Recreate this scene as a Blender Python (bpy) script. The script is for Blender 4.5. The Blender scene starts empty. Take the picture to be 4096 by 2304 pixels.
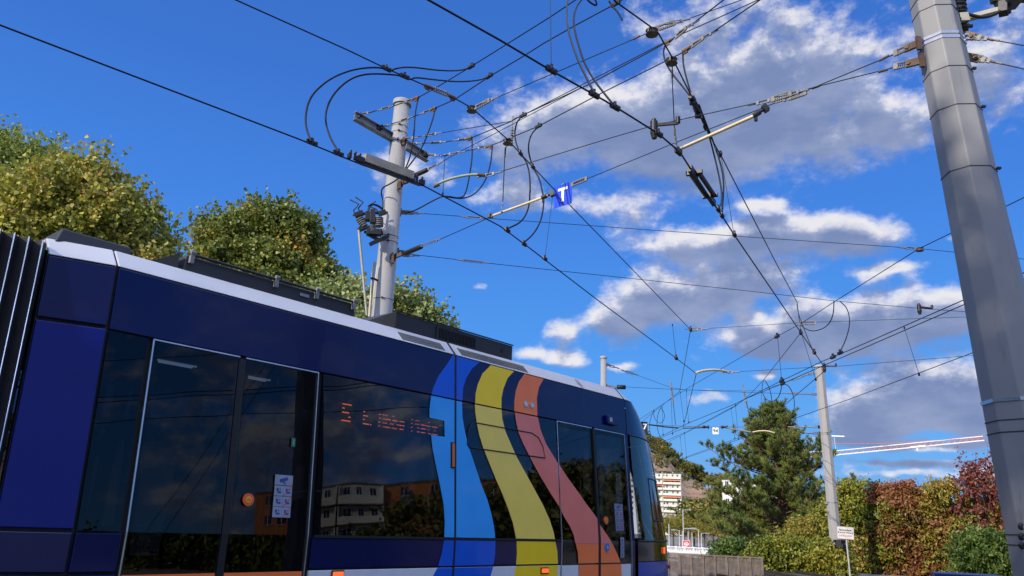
import bpy, bmesh, math, random
import numpy as np
from mathutils import Vector, Matrix, Euler
rad = math.radians
SC = bpy.context.scene
COL = SC.collection
# ---------------------------------------------------------------- camera
cam_data = bpy.data.cameras.new('camera')
cam_data.lens = 27.0; cam_data.sensor_width = 36.0
cam_data.clip_start = 0.05; cam_data.clip_end = 6000
cam = bpy.data.objects.new('camera', cam_data); COL.objects.link(cam)
cam.matrix_world = Matrix(((0.999195852, -0.04009555, 0.0, 0.0),
                           (-0.011746304, -0.292722578, -0.956125262, 0.0),
                           (0.038336322, 0.955356396, -0.292958160, 1.3),
                           (0, 0, 0, 1)))
SC.camera = cam
# ---------------------------------------------------------------- sky, sun, exposure
SUN_EL, SUN_AZ = rad(27), rad(226)       # azimuth clockwise from +Y
SC.view_settings.view_transform = 'Standard'; SC.view_settings.look = 'None'
SC.view_settings.exposure = 0.0; SC.view_settings.gamma = 1.0
SC.render.engine = 'CYCLES'
SC.cycles.use_denoising = True
SC.cycles.max_bounces = 8; SC.cycles.transparent_max_bounces = 16
SC.cycles.sample_clamp_indirect = 4.0
CLOUDS=[(18.85, 33.83, 7.11, 3.88, 0.75), (24.03, 31.0, 6.55, 3.09, 0.7), (13.15, 35.71, 3.96, 1.82, 0.5), (5.8, 29.51, 7.86, 2.67, 1.15), (12.88, 27.3, 6.25, 2.81, 1.1), (0.6, 27.17, 3.28, 2.01, 0.9), (19.92, 27.54, 7.04, 2.98, 0.8), (28.27, 26.61, 4.41, 1.67, 1.05), (35.01, 30.94, 3.99, 3.02, 0.6), (35.58, 27.12, 2.25, 2.14, 0.65), (-9.64, 25.05, 3.14, 1.43, 1.05), (-0.23, 23.66, 3.21, 1.23, 1.0), (12.69, 20.59, 4.83, 1.27, 1.1), (20.04, 20.87, 4.23, 1.53, 1.2), (25.46, 20.07, 2.74, 1.34, 1.2), (18.44, 22.83, 1.74, 0.45, 0.8), (8.38, 14.97, 3.46, 1.52, 1.3), (13.18, 16.81, 5.0, 1.68, 1.4), (18.44, 17.88, 3.11, 1.19, 1.3), (27.28, 17.58, 2.37, 0.53, 1.2), (17.58, 15.17, 0.9, 0.4, 0.9), (8.4, 23.02, 3.77, 0.99, 0.8), (19.53, 12.9, 4.61, 1.34, 1.35), (24.91, 14.14, 5.08, 1.78, 1.5), (29.82, 14.02, 2.57, 1.5, 1.4), (25.69, 9.02, 3.41, 1.58, 1.25), (29.75, 9.38, 4.32, 1.9, 1.4), (31.05, 7.07, 2.19, 1.19, 1.2), (24.28, 6.95, 2.46, 1.05, 1.0), (27.86, 4.62, 5.27, 0.35, 1.0), (27.3, 5.88, 5.12, 0.38, 0.9), (27.78, 3.87, 5.93, 0.4, 0.9), (1.76, 12.43, 1.81, 0.53, 0.8), (4.18, 12.27, 1.65, 0.76, 0.85), (3.85, 13.73, 1.21, 0.59, 0.7), (8.81, 11.7, 0.94, 0.41, 0.8), (-2.41, 16.91, 0.43, 0.3, 0.5), (14.66, 9.2, 1.54, 0.51, 0.75), (18.98, 10.55, 0.86, 0.5, 0.85), (17.24, 5.74, 1.87, 0.38, 0.6), (4.79, 11.84, 1.2, 0.35, 0.5), (31.37, 19.05, 0.7, 0.51, 0.7), (32.01, 4.37, 1.27, 0.72, 0.8)]
world = bpy.data.worlds.new('World'); SC.world = world
world.use_nodes = True

def build_world():
    nt = world.node_tree; nt.nodes.clear()
    N, L = nt.nodes, nt.links
    # --- group: cloud density as a function of a sky direction
    g = bpy.data.node_groups.new('cloud_density', 'ShaderNodeTree')
    g.interface.new_socket('Direction', in_out='INPUT', socket_type='NodeSocketVector')
    g.interface.new_socket('Lift', in_out='INPUT', socket_type='NodeSocketFloat')
    g.interface.new_socket('Detail', in_out='INPUT', socket_type='NodeSocketFloat')
    g.interface.new_socket('Density', in_out='OUTPUT', socket_type='NodeSocketFloat')
    n, l = g.nodes, g.links
    gi = n.new('NodeGroupInput'); go = n.new('NodeGroupOutput')
    def M(op, a, b=None, c=None, clamp=False):
        m = n.new('ShaderNodeMath'); m.operation = op; m.use_clamp = clamp
        for i, v in enumerate((a, b, c)):
            if v is None: continue
            if isinstance(v, (int, float)): m.inputs[i].default_value = v
            else: l.new(v, m.inputs[i])
        return m.outputs[0]
    sep = n.new('ShaderNodeSeparateXYZ'); l.new(gi.outputs['Direction'], sep.inputs[0])
    x, y, z = sep.outputs
    az = M('MULTIPLY', M('ARCTAN2', x, y), 57.29578)
    el0 = M('MULTIPLY', M('ARCSINE', z), 57.29578)
    el = M('ADD', el0, gi.outputs['Lift'])
    # domain warp
    co = n.new('ShaderNodeCombineXYZ'); l.new(az, co.inputs[0]); l.new(M('MULTIPLY', el, 1.5), co.inputs[1])
    wz = n.new('ShaderNodeTexNoise'); wz.inputs['Scale'].default_value = .16; wz.inputs['Detail'].default_value = 3
    l.new(co.outputs[0], wz.inputs['Vector'])
    ws = n.new('ShaderNodeSeparateColor'); l.new(wz.outputs['Color'], ws.inputs[0])
    az2 = M('ADD', az, M('MULTIPLY', M('SUBTRACT', ws.outputs[0], .5), 5.0))
    el2 = M('ADD', el, M('MULTIPLY', M('SUBTRACT', ws.outputs[1], .5), 2.4))
    tot = None
    for (a, e, ra, re, w) in CLOUDS:
        da = M('MULTIPLY', M('SUBTRACT', az2, a), .98 / ra); de = M('MULTIPLY', M('SUBTRACT', el2, e), .98 / re)
        d = M('ADD', M('MULTIPLY', da, da), M('MULTIPLY', de, de))
        f = M('MULTIPLY', M('POWER', 2.71828, M('MULTIPLY', d, -1.0)), w)
        tot = f if tot is None else M('ADD', tot, f)
    tot = M('MINIMUM', tot, 1.5)
    # loose clouds in the rest of the sky; denser behind and overhead, added for fill
    gn = n.new('ShaderNodeTexNoise'); gn.inputs['Scale'].default_value = .035; gn.inputs['Detail'].default_value = 4
    l.new(co.outputs[0], gn.inputs['Vector'])
    mr = n.new('ShaderNodeMapRange'); mr.interpolation_type = 'SMOOTHSTEP'
    l.new(M('ABSOLUTE', az), mr.inputs[0]); mr.inputs[1].default_value = 44; mr.inputs[2].default_value = 62
    gen = M('MULTIPLY', mr.outputs[0], M('MULTIPLY_ADD', gn.outputs[0], 5.5, -2.45, clamp=True))
    mr2 = n.new('ShaderNodeMapRange'); mr2.interpolation_type = 'SMOOTHSTEP'
    l.new(M('ABSOLUTE', az), mr2.inputs[0]); mr2.inputs[1].default_value = 105; mr2.inputs[2].default_value = 135
    gen = M('ADD', gen, M('MULTIPLY', mr2.outputs[0], M('MULTIPLY_ADD', gn.outputs[0], 4.5, -1.35, clamp=True)))
    mr3 = n.new('ShaderNodeMapRange'); mr3.interpolation_type = 'SMOOTHSTEP'
    l.new(el, mr3.inputs[0]); mr3.inputs[1].default_value = 40; mr3.inputs[2].default_value = 52
    gen2 = M('MULTIPLY', mr3.outputs[0], M('MULTIPLY_ADD', gn.outputs[0], 4.5, -1.5, clamp=True))
    tot = M('ADD', tot, gen2)
    tot = M('ADD', tot, gen)
    nz = n.new('ShaderNodeTexNoise'); nz.inputs['Scale'].default_value = .26
    nz.inputs['Roughness'].default_value = .60; nz.inputs['Lacunarity'].default_value = 2.15
    l.new(gi.outputs['Detail'], nz.inputs['Detail']); l.new(co.outputs[0], nz.inputs['Vector'])
    nn = M('MULTIPLY', M('SUBTRACT', nz.outputs[0], .5), 2.0)
    gate = M('MULTIPLY', tot, 4.0, clamp=True)
    den = M('ADD', tot, M('MULTIPLY', nn, M('MULTIPLY', gate, 1.15)))
    l.new(den, go.inputs['Density'])
    # --- main tree
    def MM(op, a, b=None, c=None, clamp=False):
        m = N.new('ShaderNodeMath'); m.operation = op; m.use_clamp = clamp
        for i, v in enumerate((a, b, c)):
            if v is None: continue
            if isinstance(v, (int, float)): m.inputs[i].default_value = v
            else: L.new(v, m.inputs[i])
        return m.outputs[0]
    out = N.new('ShaderNodeOutputWorld'); bg = N.new('ShaderNodeBackground')
    sky = N.new('ShaderNodeTexSky'); sky.sky_type = 'NISHITA'; sky.sun_disc = False
    sky.sun_elevation = SUN_EL; sky.sun_rotation = SUN_AZ
    sky.altitude = 200; sky.air_density = 1.0; sky.dust_density = 0.25; sky.ozone_density = 4.0
    STR = 0.10
    hs = N.new('ShaderNodeHueSaturation'); hs.inputs['Saturation'].default_value = SKY_SAT; hs.inputs['Value'].default_value = SKY_VAL
    hs.inputs['Hue'].default_value = SKY_HUE
    L.new(sky.outputs[0], hs.inputs['Color'])
    tc = N.new('ShaderNodeTexCoord')
    def dens(lift, detail):
        gnode = N.new('ShaderNodeGroup'); gnode.node_tree = g
        L.new(tc.outputs['Generated'], gnode.inputs['Direction'])
        gnode.inputs['Lift'].default_value = lift; gnode.inputs['Detail'].default_value = detail
        return gnode.outputs[0]
    # clear-sky colour by elevation, blended over the physical sky
    sp = N.new('ShaderNodeSeparateXYZ'); L.new(tc.outputs['Generated'], sp.inputs[0])
    er = N.new('ShaderNodeValToRGB'); q = er.color_ramp.elements
    q[0].position = 0.0; q[0].color = (.16, .38, .78, 1)
    q[1].position = 1.0; q[1].color = (.028, .105, .42, 1)
    for p_, c_ in ((.10, (.12, .40, .90, 1)), (.22, (.078, .33, .91, 1)), (.36, (.060, .250, .83, 1)), (.52, (.047, .188, .69, 1))):
        k_ = q.new(p_); k_.color = c_
    L.new(sp.outputs[2], er.inputs[0])
    esc = N.new('ShaderNodeVectorMath'); esc.operation = 'SCALE'; esc.inputs[3].default_value = 1 / STR
    L.new(er.outputs[0], esc.inputs[0])
    mb = N.new('ShaderNodeMix'); mb.data_type = 'RGBA'; mb.inputs[0].default_value = .88
    L.new(hs.outputs[0], mb.inputs[6]); L.new(esc.outputs[0], mb.inputs[7])
    d0 = dens(0, 9.0); d1 = dens(1.1, 7.0)
    al = N.new('ShaderNodeMapRange'); al.interpolation_type = 'SMOOTHSTEP'
    L.new(d0, al.inputs[0]); al.inputs[1].default_value = .26; al.inputs[2].default_value = 1.0
    above = N.new('ShaderNodeMapRange'); above.interpolation_type = 'SMOOTHSTEP'
    L.new(d1, above.inputs[0]); above.inputs[1].default_value = .25; above.inputs[2].default_value = 1.05
    thin = MM('SUBTRACT', 1.45, d0, clamp=True)
    grad = MM('MULTIPLY', MM('MULTIPLY', MM('SUBTRACT', d0, d1), 1.3, clamp=True), thin)
    lit = MM('ADD', MM('MULTIPLY', MM('SUBTRACT', 1.0, above.outputs[0]), .74), MM('MULTIPLY', grad, .7), clamp=True)
    sn = N.new('ShaderNodeTexNoise'); sn.inputs['Scale'].default_value = 9.0; sn.inputs['Detail'].default_value = 5; sn.inputs['Roughness'].default_value = .55
    smap = N.new('ShaderNodeMapping'); smap.inputs['Scale'].default_value = (1, 1, 2.2); L.new(tc.outputs['Generated'], smap.inputs[0]); L.new(smap.outputs[0], sn.inputs['Vector'])
    lit = MM('ADD', lit, MM('MULTIPLY', MM('SUBTRACT', sn.outputs[0], .44), 1.25), clamp=True)
    cr = N.new('ShaderNodeValToRGB'); e = cr.color_ramp.elements
    e[0].position = 0; e[0].color = (.20, .27, .48, 1)
    e[1].position = 1; e[1].color = (.84, .83, .87, 1)
    m1 = e.new(.42); m1.color = (.38, .435, .63, 1)
    m2 = e.new(.72); m2.color = (.66, .68, .80, 1)
    L.new(lit, cr.inputs[0])
    def SS(v, a, b):
        m = N.new('ShaderNodeMapRange'); m.interpolation_type = 'SMOOTHSTEP'; L.new(v, m.inputs[0]); m.inputs[1].default_value = a; m.inputs[2].default_value = b; return m.outputs[0]
    # clouds out of view overhead and behind the camera, overbrightened to lift the shaded sides
    fill_zone = MM('MAXIMUM', MM('MULTIPLY', SS(MM('MULTIPLY', sp.outputs[1], -1.0), .40, .65), SS(sp.outputs[2], .50, .62)), SS(sp.outputs[2], .66, .80))
    sc = N.new('ShaderNodeVectorMath'); sc.operation = 'SCALE'
    L.new(MM('MULTIPLY', MM('MULTIPLY_ADD', fill_zone, FILL_CLOUD_GAIN, 1.0), 1 / STR), sc.inputs[3])
    L.new(cr.outputs[0], sc.inputs[0])
    mx = N.new('ShaderNodeMix'); mx.data_type = 'RGBA'
    L.new(MM('MULTIPLY', al.outputs[0], .97), mx.inputs[0]); L.new(mb.outputs[2], mx.inputs[6]); L.new(sc.outputs[0], mx.inputs[7])
    L.new(mx.outputs[2], bg.inputs[0]); bg.inputs[1].default_value = STR
    L.new(bg.outputs[0], out.inputs[0])
SKY_SAT, SKY_VAL, SKY_HUE = 1.15, 1.0, 0.5
FILL_CLOUD_GAIN = 4.5
build_world()
world.cycles.sampling_method = 'MANUAL'; world.cycles.sample_map_resolution = 512
sun_d = bpy.data.lights.new('sun', 'SUN'); sun_d.energy = 4.8; sun_d.angle = rad(0.53); sun_d.color = (1.0, .90, .76)
sun = bpy.data.objects.new('sun', sun_d); COL.objects.link(sun)
_d = Vector((math.sin(SUN_AZ) * math.cos(SUN_EL), math.cos(SUN_AZ) * math.cos(SUN_EL), math.sin(SUN_EL)))
sun.rotation_euler = _d.to_track_quat('Z', 'Y').to_euler()

# ---------------------------------------------------------------- measured data (metres)
WIRES=[
('contact_wire', 'contact wire above the tram passing the cross-arm pole, with a pale section insulator', 'wire', 'contact wires over the tracks', 0.0085, [(-16.136, -2.91, 5.5), (-5.178, 5.804, 5.5), (-4.803, 6.102, 5.5), (-2.55, 8.118, 5.5), (-1.929, 8.728, 5.5), (-1.221, 9.275, 5.5), (-0.214, 10.606, 5.5), (0.19, 11.375, 5.5), (1.666, 14.274, 5.5), (4.263, 19.248, 5.5), (5.244, 21.17, 5.5), (7.611, 33.388, 5.5), (7.275, 39.795, 5.5), (6.8, 46.111, 5.5)], [('section_insulator', [(-2.075, 8.574, 5.516), (-1.215, 9.279, 5.505)]), ('clamp', [(-2.436, 8.218, 5.517)]), ('clamp', [(-2.176, 8.475, 5.517)]), ('clamp', [(-0.106, 10.795, 5.511)]), ('clamp', [(0.162, 11.324, 5.499)]), ('clamp', [(0.524, 12.011, 5.511)]), ('clamp', [(4.263, 19.248, 5.5)])], [[(0.674, 12.882, 7.034), (0.549, 12.588, 5.714)], [(-1.311, 12.632, 7.619), (-1.014, 9.848, 5.638)]]),
('messenger_wire', 'black messenger wire with brown strain insulators above the cross-arm pole', 'wire', 'messenger wires', 0.008, [(-14.483, -1.424, 7.0), (-3.608, 7.393, 7.0), (-2.221, 8.518, 7.0), (-1.781, 8.907, 7.0), (-1.561, 9.077, 7.0), (-1.315, 9.276, 7.0), (-0.907, 9.595, 7.0), (-0.682, 9.832, 7.0), (-0.186, 10.693, 7.0), (0.05, 11.195, 7.0), (0.268, 11.664, 7.0), (0.672, 12.513, 7.0), (0.981, 13.132, 7.0), (3.118, 17.515, 7.0), (5.089, 21.576, 7.0), (5.346, 22.095, 7.0), (7.372, 32.736, 7.0), (7.533, 42.848, 7.0), (7.335, 49.709, 7.0)], [('cone', [(-1.315, 9.276, 7.0), (-1.182, 9.378, 7.004)]), ('ribbed', [(-1.182, 9.378, 7.004), (-1.025, 9.496, 7.01)]), ('cone', [(-0.907, 9.599, 6.995), (-1.032, 9.489, 7.013)]), ('pulley', [(-0.683, 9.854, 6.987)]), ('pulley', [(-0.161, 10.792, 6.982)]), ('clamp', [(-1.781, 8.907, 7.0)]), ('clamp', [(-1.561, 9.077, 7.0)]), ('clamp', [(0.05, 11.195, 7.0)]), ('clamp', [(0.268, 11.664, 7.0)]), ('clamp', [(5.346, 22.095, 7.0)])], [[(4.711, 21.638, 7.0), (4.263, 19.248, 5.5)], [(7.45, 32.989, 7.0), (7.292, 32.066, 6.277), (7.133, 31.072, 5.5)], [(7.365, 34.442, 7.0), (7.59, 35.402, 5.5)], [(7.522, 37.296, 7.0), (7.273, 35.947, 5.5)]]),
('contact_wire', 'thick black contact wire from the top middle with a dark double bar section insulator', 'wire', 'contact wires over the tracks', 0.0085, [(-11.476, -3.917, 5.5), (-0.979, 5.346, 5.5), (-0.803, 5.502, 5.5), (-0.2, 6.026, 5.5), (0.296, 6.483, 5.5), (0.768, 6.894, 5.5), (1.005, 7.107, 5.5), (1.556, 7.638, 5.5), (1.884, 8.046, 5.5), (2.111, 8.474, 5.5), (2.639, 9.446, 5.5), (2.881, 9.891, 5.5), (3.254, 10.589, 5.5), (4.828, 13.455, 5.5), (5.968, 15.538, 5.5), (7.31, 17.988, 5.5), (8.37, 19.909, 5.5), (10.753, 33.856, 5.5), (10.828, 46.746, 5.5), (10.915, 58.377, 5.5), (11.114, 69.234, 5.5)], [('dark_section_insulator', [(2.09, 8.441, 5.498), (2.665, 9.486, 5.502)]), ('clamp', [(0.296, 6.479, 5.504)]), ('clamp', [(0.756, 6.884, 5.5)]), ('clamp', [(0.999, 7.103, 5.498)]), ('clamp', [(1.556, 7.638, 5.5)]), ('clamp', [(1.865, 8.035, 5.491)]), ('clamp', [(2.767, 9.671, 5.504)]), ('clamp', [(2.873, 9.873, 5.501)]), ('clamp', [(3.25, 10.573, 5.502)]), ('clamp', [(7.31, 17.988, 5.5)])], [[(0.299, 7.294, 6.975), (0.3, 6.593, 5.596)]]),
('messenger_wire', 'black messenger wire from the top right middle carrying a pulley and long black splice', 'wire', 'messenger wires', 0.008, [(-8.817, -3.084, 7.0), (0.793, 7.096, 7.0), (1.071, 7.39, 7.0), (1.554, 7.823, 7.0), (1.635, 7.911, 7.0), (1.883, 8.358, 7.0), (2.33, 9.232, 7.0), (2.758, 10.117, 7.0), (3.211, 10.97, 7.0), (3.206, 10.947, 7.0), (5.715, 15.796, 7.0), (7.312, 18.837, 7.0), (8.563, 21.94, 7.0), (9.898, 29.427, 7.0), (10.456, 33.076, 7.0), (10.786, 36.393, 7.0), (11.013, 47.789, 7.0), (11.06, 59.463, 7.0), (11.021, 71.539, 7.0)], [('pulley', [(1.547, 7.859, 6.966)]), ('pulley', [(1.912, 8.466, 6.987)]), ('splice', [(2.335, 9.255, 6.997), (2.598, 9.786, 7.0)]), ('clamp', [(3.206, 10.947, 7.0)]), ('clamp', [(2.758, 10.117, 7.0)]), ('clamp', [(2.692, 9.946, 7.007)]), ('clamp', [(8.563, 21.94, 7.0)])], [[(3.214, 10.946, 7.0), (3.233, 10.545, 5.5)], [(8.6, 21.998, 7.0), (8.639, 21.299, 5.5)], [(10.772, 36.913, 7.0), (10.687, 36.242, 5.5)], [(10.688, 32.192, 7.0), (10.047, 30.15, 5.5)], [(10.643, 35.765, 7.0), (10.9, 36.391, 5.5)]]),
('messenger_wire', 'black messenger wire passing behind the big right pole toward the far junction', 'wire', 'messenger wires', 0.008, [(11.413, -3.08, 7.0), (8.987, 10.708, 7.0), (8.745, 12.083, 7.0), (8.299, 14.739, 7.0), (8.206, 18.423, 7.0), (8.18, 20.956, 7.0), (8.048, 22.488, 7.0), (7.522, 32.036, 7.0), (7.261, 41.612, 7.0), (7.09, 48.049, 7.0)], [('pulley', [(8.316, 14.711, 6.979)]), ('clamp', [(8.048, 22.488, 7.0)])], [[(8.063, 22.485, 7.0), (7.828, 21.729, 5.5)], [(7.645, 32.669, 7.0), (7.499, 32.025, 6.279), (7.391, 31.322, 5.5)], [(11.115, 20.934, 7.0), (10.904, 20.066, 5.5)]]),
('contact_wire', 'upper of the two close black contact wires emerging behind the big right pole', 'wire', 'contact wires over the tracks', 0.0085, [(8.843, -3.331, 5.5), (8.319, 10.659, 5.5), (8.221, 13.258, 5.5), (7.989, 17.574, 5.5), (7.881, 18.922, 5.5), (7.865, 19.732, 5.5), (7.814, 21.732, 5.5), (7.784, 26.129, 5.5), (7.432, 31.647, 5.5), (7.206, 39.559, 5.5), (6.949, 47.119, 5.5)], [('clamp', [(7.944, 18.014, 5.519)]), ('clamp', [(7.925, 18.395, 5.497)]), ('clamp', [(7.815, 21.694, 5.499)])], []),
('contact_wire', 'lower of the two close black contact wires emerging behind the big right pole', 'wire', 'contact wires over the tracks', 0.0085, [(9.284, -3.024, 5.5), (8.53, 10.956, 5.5), (8.39, 13.549, 5.5), (8.102, 19.544, 5.5), (7.993, 22.118, 5.5), (7.791, 25.098, 5.5), (7.901, 26.531, 5.5), (8.027, 34.826, 5.5), (7.76, 42.006, 5.5), (7.435, 50.421, 5.5)], [('clamp', [(7.993, 22.118, 5.5)])], [[(8.196, 35.664, 5.6), (10.699, 46.189, 5.45)], [(8.431, 37.583, 5.6), (10.642, 46.972, 5.45)]]),
('contact_wire', 'lowest black contact wire at right, crossing in front of the far tall pole', 'wire', 'contact wires over the tracks', 0.0085, [(10.874, 0.12, 5.5), (10.779, 14.119, 5.5), (10.756, 17.487, 5.5), (10.897, 24.292, 5.5), (10.85, 29.124, 5.5), (10.99, 34.177, 5.5), (10.953, 47.293, 5.5), (11.112, 58.607, 5.5), (11.352, 70.723, 5.5)], [], []),
('span_wire', 'thin span wire from the upper bracket of the cross-arm pole', 'wire', 'span wires between poles', 0.005, [(-2.052, 12.837, 6.574), (-1.664, 13.095, 6.672), (-0.275, 13.321, 6.714), (4.646, 14.12, 6.871), (8.282, 14.707, 7.0), (11.946, 15.377, 7.05), (25.716, 17.895, 7.238)], [('bracket', [(-2.052, 12.837, 6.574)]), ('ribbed', [(-1.981, 12.883, 6.596), (-1.867, 12.959, 6.623)]), ('turnbuckle', [(-1.864, 12.962, 6.622), (-1.766, 13.027, 6.645)]), ('turnbuckle', [(-0.884, 13.224, 6.69), (-0.627, 13.266, 6.695)]), ('turnbuckle', [(8.006, 14.664, 6.985), (8.207, 14.698, 6.989)])], []),
('span_wire', 'thin span wire from the cross-arm pole passing under the blue T sign', 'wire', 'span wires between poles', 0.005, [(-2.035, 12.84, 5.8), (-1.618, 13.201, 5.889), (-0.244, 13.732, 5.962), (5.131, 15.796, 6.284), (7.321, 16.642, 6.4), (9.675, 16.998, 6.4), (13.229, 17.342, 6.4), (27.164, 18.688, 6.4)], [('bracket', [(-2.036, 12.835, 5.815)]), ('ribbed', [(-1.96, 12.912, 5.797), (-1.871, 12.988, 5.82)]), ('turnbuckle', [(-1.864, 12.994, 5.822), (-1.788, 13.06, 5.84)]), ('turnbuckle', [(-0.926, 13.469, 5.924), (-0.562, 13.608, 5.948)]), ('stepped_arm', [(9.394, 16.946, 6.431), (9.723, 16.997, 6.421)])], []),
('span_wire', 'thin span wire with a pale insulator starting at the far wire bend', 'wire', 'span wires between poles', 0.005, [(5.163, 22.062, 7.0), (5.411, 22.046, 7.0), (8.101, 20.834, 7.0), (12.161, 19.547, 7.0), (14.301, 18.701, 7.0), (27.32, 13.553, 7.0)], [('ribbed', [(5.351, 22.05, 6.999), (5.508, 22.004, 6.994)]), ('turnbuckle', [(5.522, 21.998, 6.993), (5.646, 21.943, 6.991)]), ('ribbed', [(8.121, 20.831, 6.989), (8.5, 20.712, 6.985)])], []),
('span_wire', 'uppermost span wire from the small pole behind the tram to the far pole', 'wire', 'span wires between poles', 0.006, [(4.126, 31.733, 7.84), (7.208, 33.619, 7.3), (7.952, 34.073, 7.3), (11.078, 33.565, 7.3), (11.766, 32.621, 7.485), (12.123, 32.109, 7.609), (12.705, 31.321, 7.749)], [('bracket', [(4.136, 31.741, 7.833)]), ('turnbuckle', [(4.269, 31.828, 7.799), (4.435, 31.925, 7.78)]), ('turnbuckle', [(5.015, 32.282, 7.673), (5.332, 32.469, 7.632)]), ('turnbuckle', [(12.032, 32.228, 7.591), (12.197, 32.01, 7.624)]), ('turnbuckle', [(12.502, 31.586, 7.713), (12.648, 31.399, 7.736)])], []),
('span_wire', 'level span wire with a black rod insulator beside the small pole behind the tram', 'wire', 'span wires between poles', 0.006, [(4.128, 31.733, 6.92), (6.776, 31.61, 6.877), (9.782, 31.466, 6.845), (12.718, 31.316, 6.844)], [('bracket', [(4.128, 31.733, 6.92)]), ('turnbuckle', [(4.235, 31.731, 6.907), (4.407, 31.725, 6.9)]), ('black_rod', [(4.523, 31.719, 6.899), (4.899, 31.7, 6.898)]), ('turnbuckle', [(11.735, 31.363, 6.855), (11.944, 31.353, 6.853)]), ('turnbuckle', [(12.467, 31.326, 6.853), (12.676, 31.317, 6.847)])], []),
('span_wire', 'span wire from the far curved steady arm to a dark stepped fitting', 'wire', 'span wires between poles', 0.005, [(6.393, 22.023, 5.75), (8.347, 20.904, 5.75), (8.952, 20.632, 5.75), (11.585, 18.681, 5.75), (13.21, 17.476, 5.75), (24.456, 9.138, 5.75)], [('stepped_arm', [(8.674, 20.748, 5.776), (8.952, 20.632, 5.75)]), ('turnbuckle', [(6.393, 22.023, 5.75), (6.497, 21.965, 5.746)])], []),
('span_wire', 'low span wire carrying the white number sign, ending on the far tall pole', 'wire', 'span wires between poles', 0.006, [(5.842, 33.494, 5.611), (8.562, 32.904, 5.543), (10.501, 32.338, 5.557), (12.737, 31.308, 5.523)], [('turnbuckle', [(11.838, 31.722, 5.537), (11.983, 31.655, 5.535)]), ('turnbuckle', [(12.524, 31.407, 5.527), (12.684, 31.333, 5.524)]), ('insulator_bead', [(8.5, 32.917, 5.546)]), ('insulator_bead', [(9.236, 32.708, 5.546)])], []),
('span_wire', 'short lowest stay wire hidden partly by the pine, ending on the far tall pole', 'wire', 'span wires between poles', 0.005, [(10.822, 31.175, 5.192), (12.72, 31.315, 5.266)], [('turnbuckle', [(12.416, 31.292, 5.255), (12.633, 31.309, 5.262)])], []),
('span_wire', 'span wire from the blue T sign to the big right pole', 'wire', 'span wires between poles', 0.005, [(0.835, 10.57, 6.2), (1.135, 10.241, 6.2), (2.096, 9.121, 6.2), (3.057, 8.152, 6.25), (3.385, 7.624, 6.184), (3.986, 6.646, 6.072)], [('ribbed', [(0.851, 10.554, 6.199), (1.024, 10.361, 6.203)]), ('turnbuckle', [(3.14, 8.026, 6.227), (3.189, 7.952, 6.213)]), ('long_ribbed', [(3.188, 7.948, 6.218), (3.29, 7.791, 6.191)]), ('wrap', [(3.341, 7.699, 6.189), (3.394, 7.617, 6.176)]), ('wrap', [(3.771, 6.999, 6.109), (3.828, 6.895, 6.107)]), ('long_ribbed', [(3.871, 6.825, 6.1), (3.948, 6.695, 6.091)]), ('bracket', [(3.985, 6.643, 6.082)])], []),
('span_wire', 'span wire from the green curved steady arm to the big right pole', 'wire', 'span wires between poles', 0.005, [(-0.414, 9.308, 5.7), (-0.303, 9.25, 5.7), (1.148, 8.414, 5.85), (1.619, 8.257, 5.946), (2.768, 7.905, 6.1), (3.275, 7.378, 6.018), (3.994, 6.642, 5.883)], [('turnbuckle', [(-0.414, 9.308, 5.697), (-0.303, 9.25, 5.7)]), ('turnbuckle', [(2.775, 7.901, 6.093), (2.877, 7.797, 6.074)]), ('long_ribbed', [(2.913, 7.758, 6.071), (3.045, 7.617, 6.054)]), ('turnbuckle', [(3.045, 7.616, 6.056), (3.115, 7.546, 6.041)]), ('wrap', [(3.715, 6.931, 5.928), (3.781, 6.862, 5.918)]), ('long_ribbed', [(3.838, 6.797, 5.918), (3.937, 6.696, 5.898)]), ('bracket', [(3.99, 6.645, 5.885)]), ('wide_arm', [(1.631, 8.252, 5.951), (1.906, 8.182, 5.952)])], []),
('span_wire', 'short stay wire with black rod insulator, lowest on the cross-arm pole', 'wire', 'span wires between poles', 0.005, [(-2.093, 12.678, 5.66), (-1.93, 12.654, 5.723), (-1.203, 11.627, 5.627), (-0.365, 10.407, 5.55)], [('clevis', [(-2.093, 12.678, 5.66), (-1.945, 12.654, 5.722)]), ('black_rod', [(-1.857, 12.559, 5.704), (-1.539, 12.1, 5.672)]), ('turnbuckle', [(-1.544, 12.097, 5.683), (-1.24, 11.674, 5.636)])], []),
('span_wire', 'thin wire at upper right edge from the top right bracket of the big pole', 'wire', 'span wires between poles', 0.005, [(4.502, 6.734, 6.289), (4.915, 6.438, 5.964), (5.157, 6.246, 5.798), (14.807, -1.417, -0.848)], [('bracket', [(4.507, 6.731, 6.279)]), ('long_ribbed', [(4.539, 6.707, 6.26), (4.622, 6.648, 6.193)]), ('turnbuckle', [(4.622, 6.648, 6.193), (4.677, 6.609, 6.152)]), ('wrap', [(4.677, 6.609, 6.152), (4.726, 6.574, 6.11)])], []),
('span_wire', 'thin wire at right edge from the second right bracket of the big pole', 'wire', 'span wires between poles', 0.005, [(4.517, 6.724, 6.021), (4.889, 6.458, 5.713), (5.128, 6.27, 5.531), (14.579, -1.168, -1.635)], [('bracket', [(4.517, 6.724, 6.016)]), ('long_ribbed', [(4.549, 6.7, 5.998), (4.626, 6.645, 5.933)]), ('turnbuckle', [(4.626, 6.645, 5.933), (4.671, 6.613, 5.896)]), ('wrap', [(4.671, 6.613, 5.896), (4.715, 6.582, 5.86)])], []),
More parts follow.
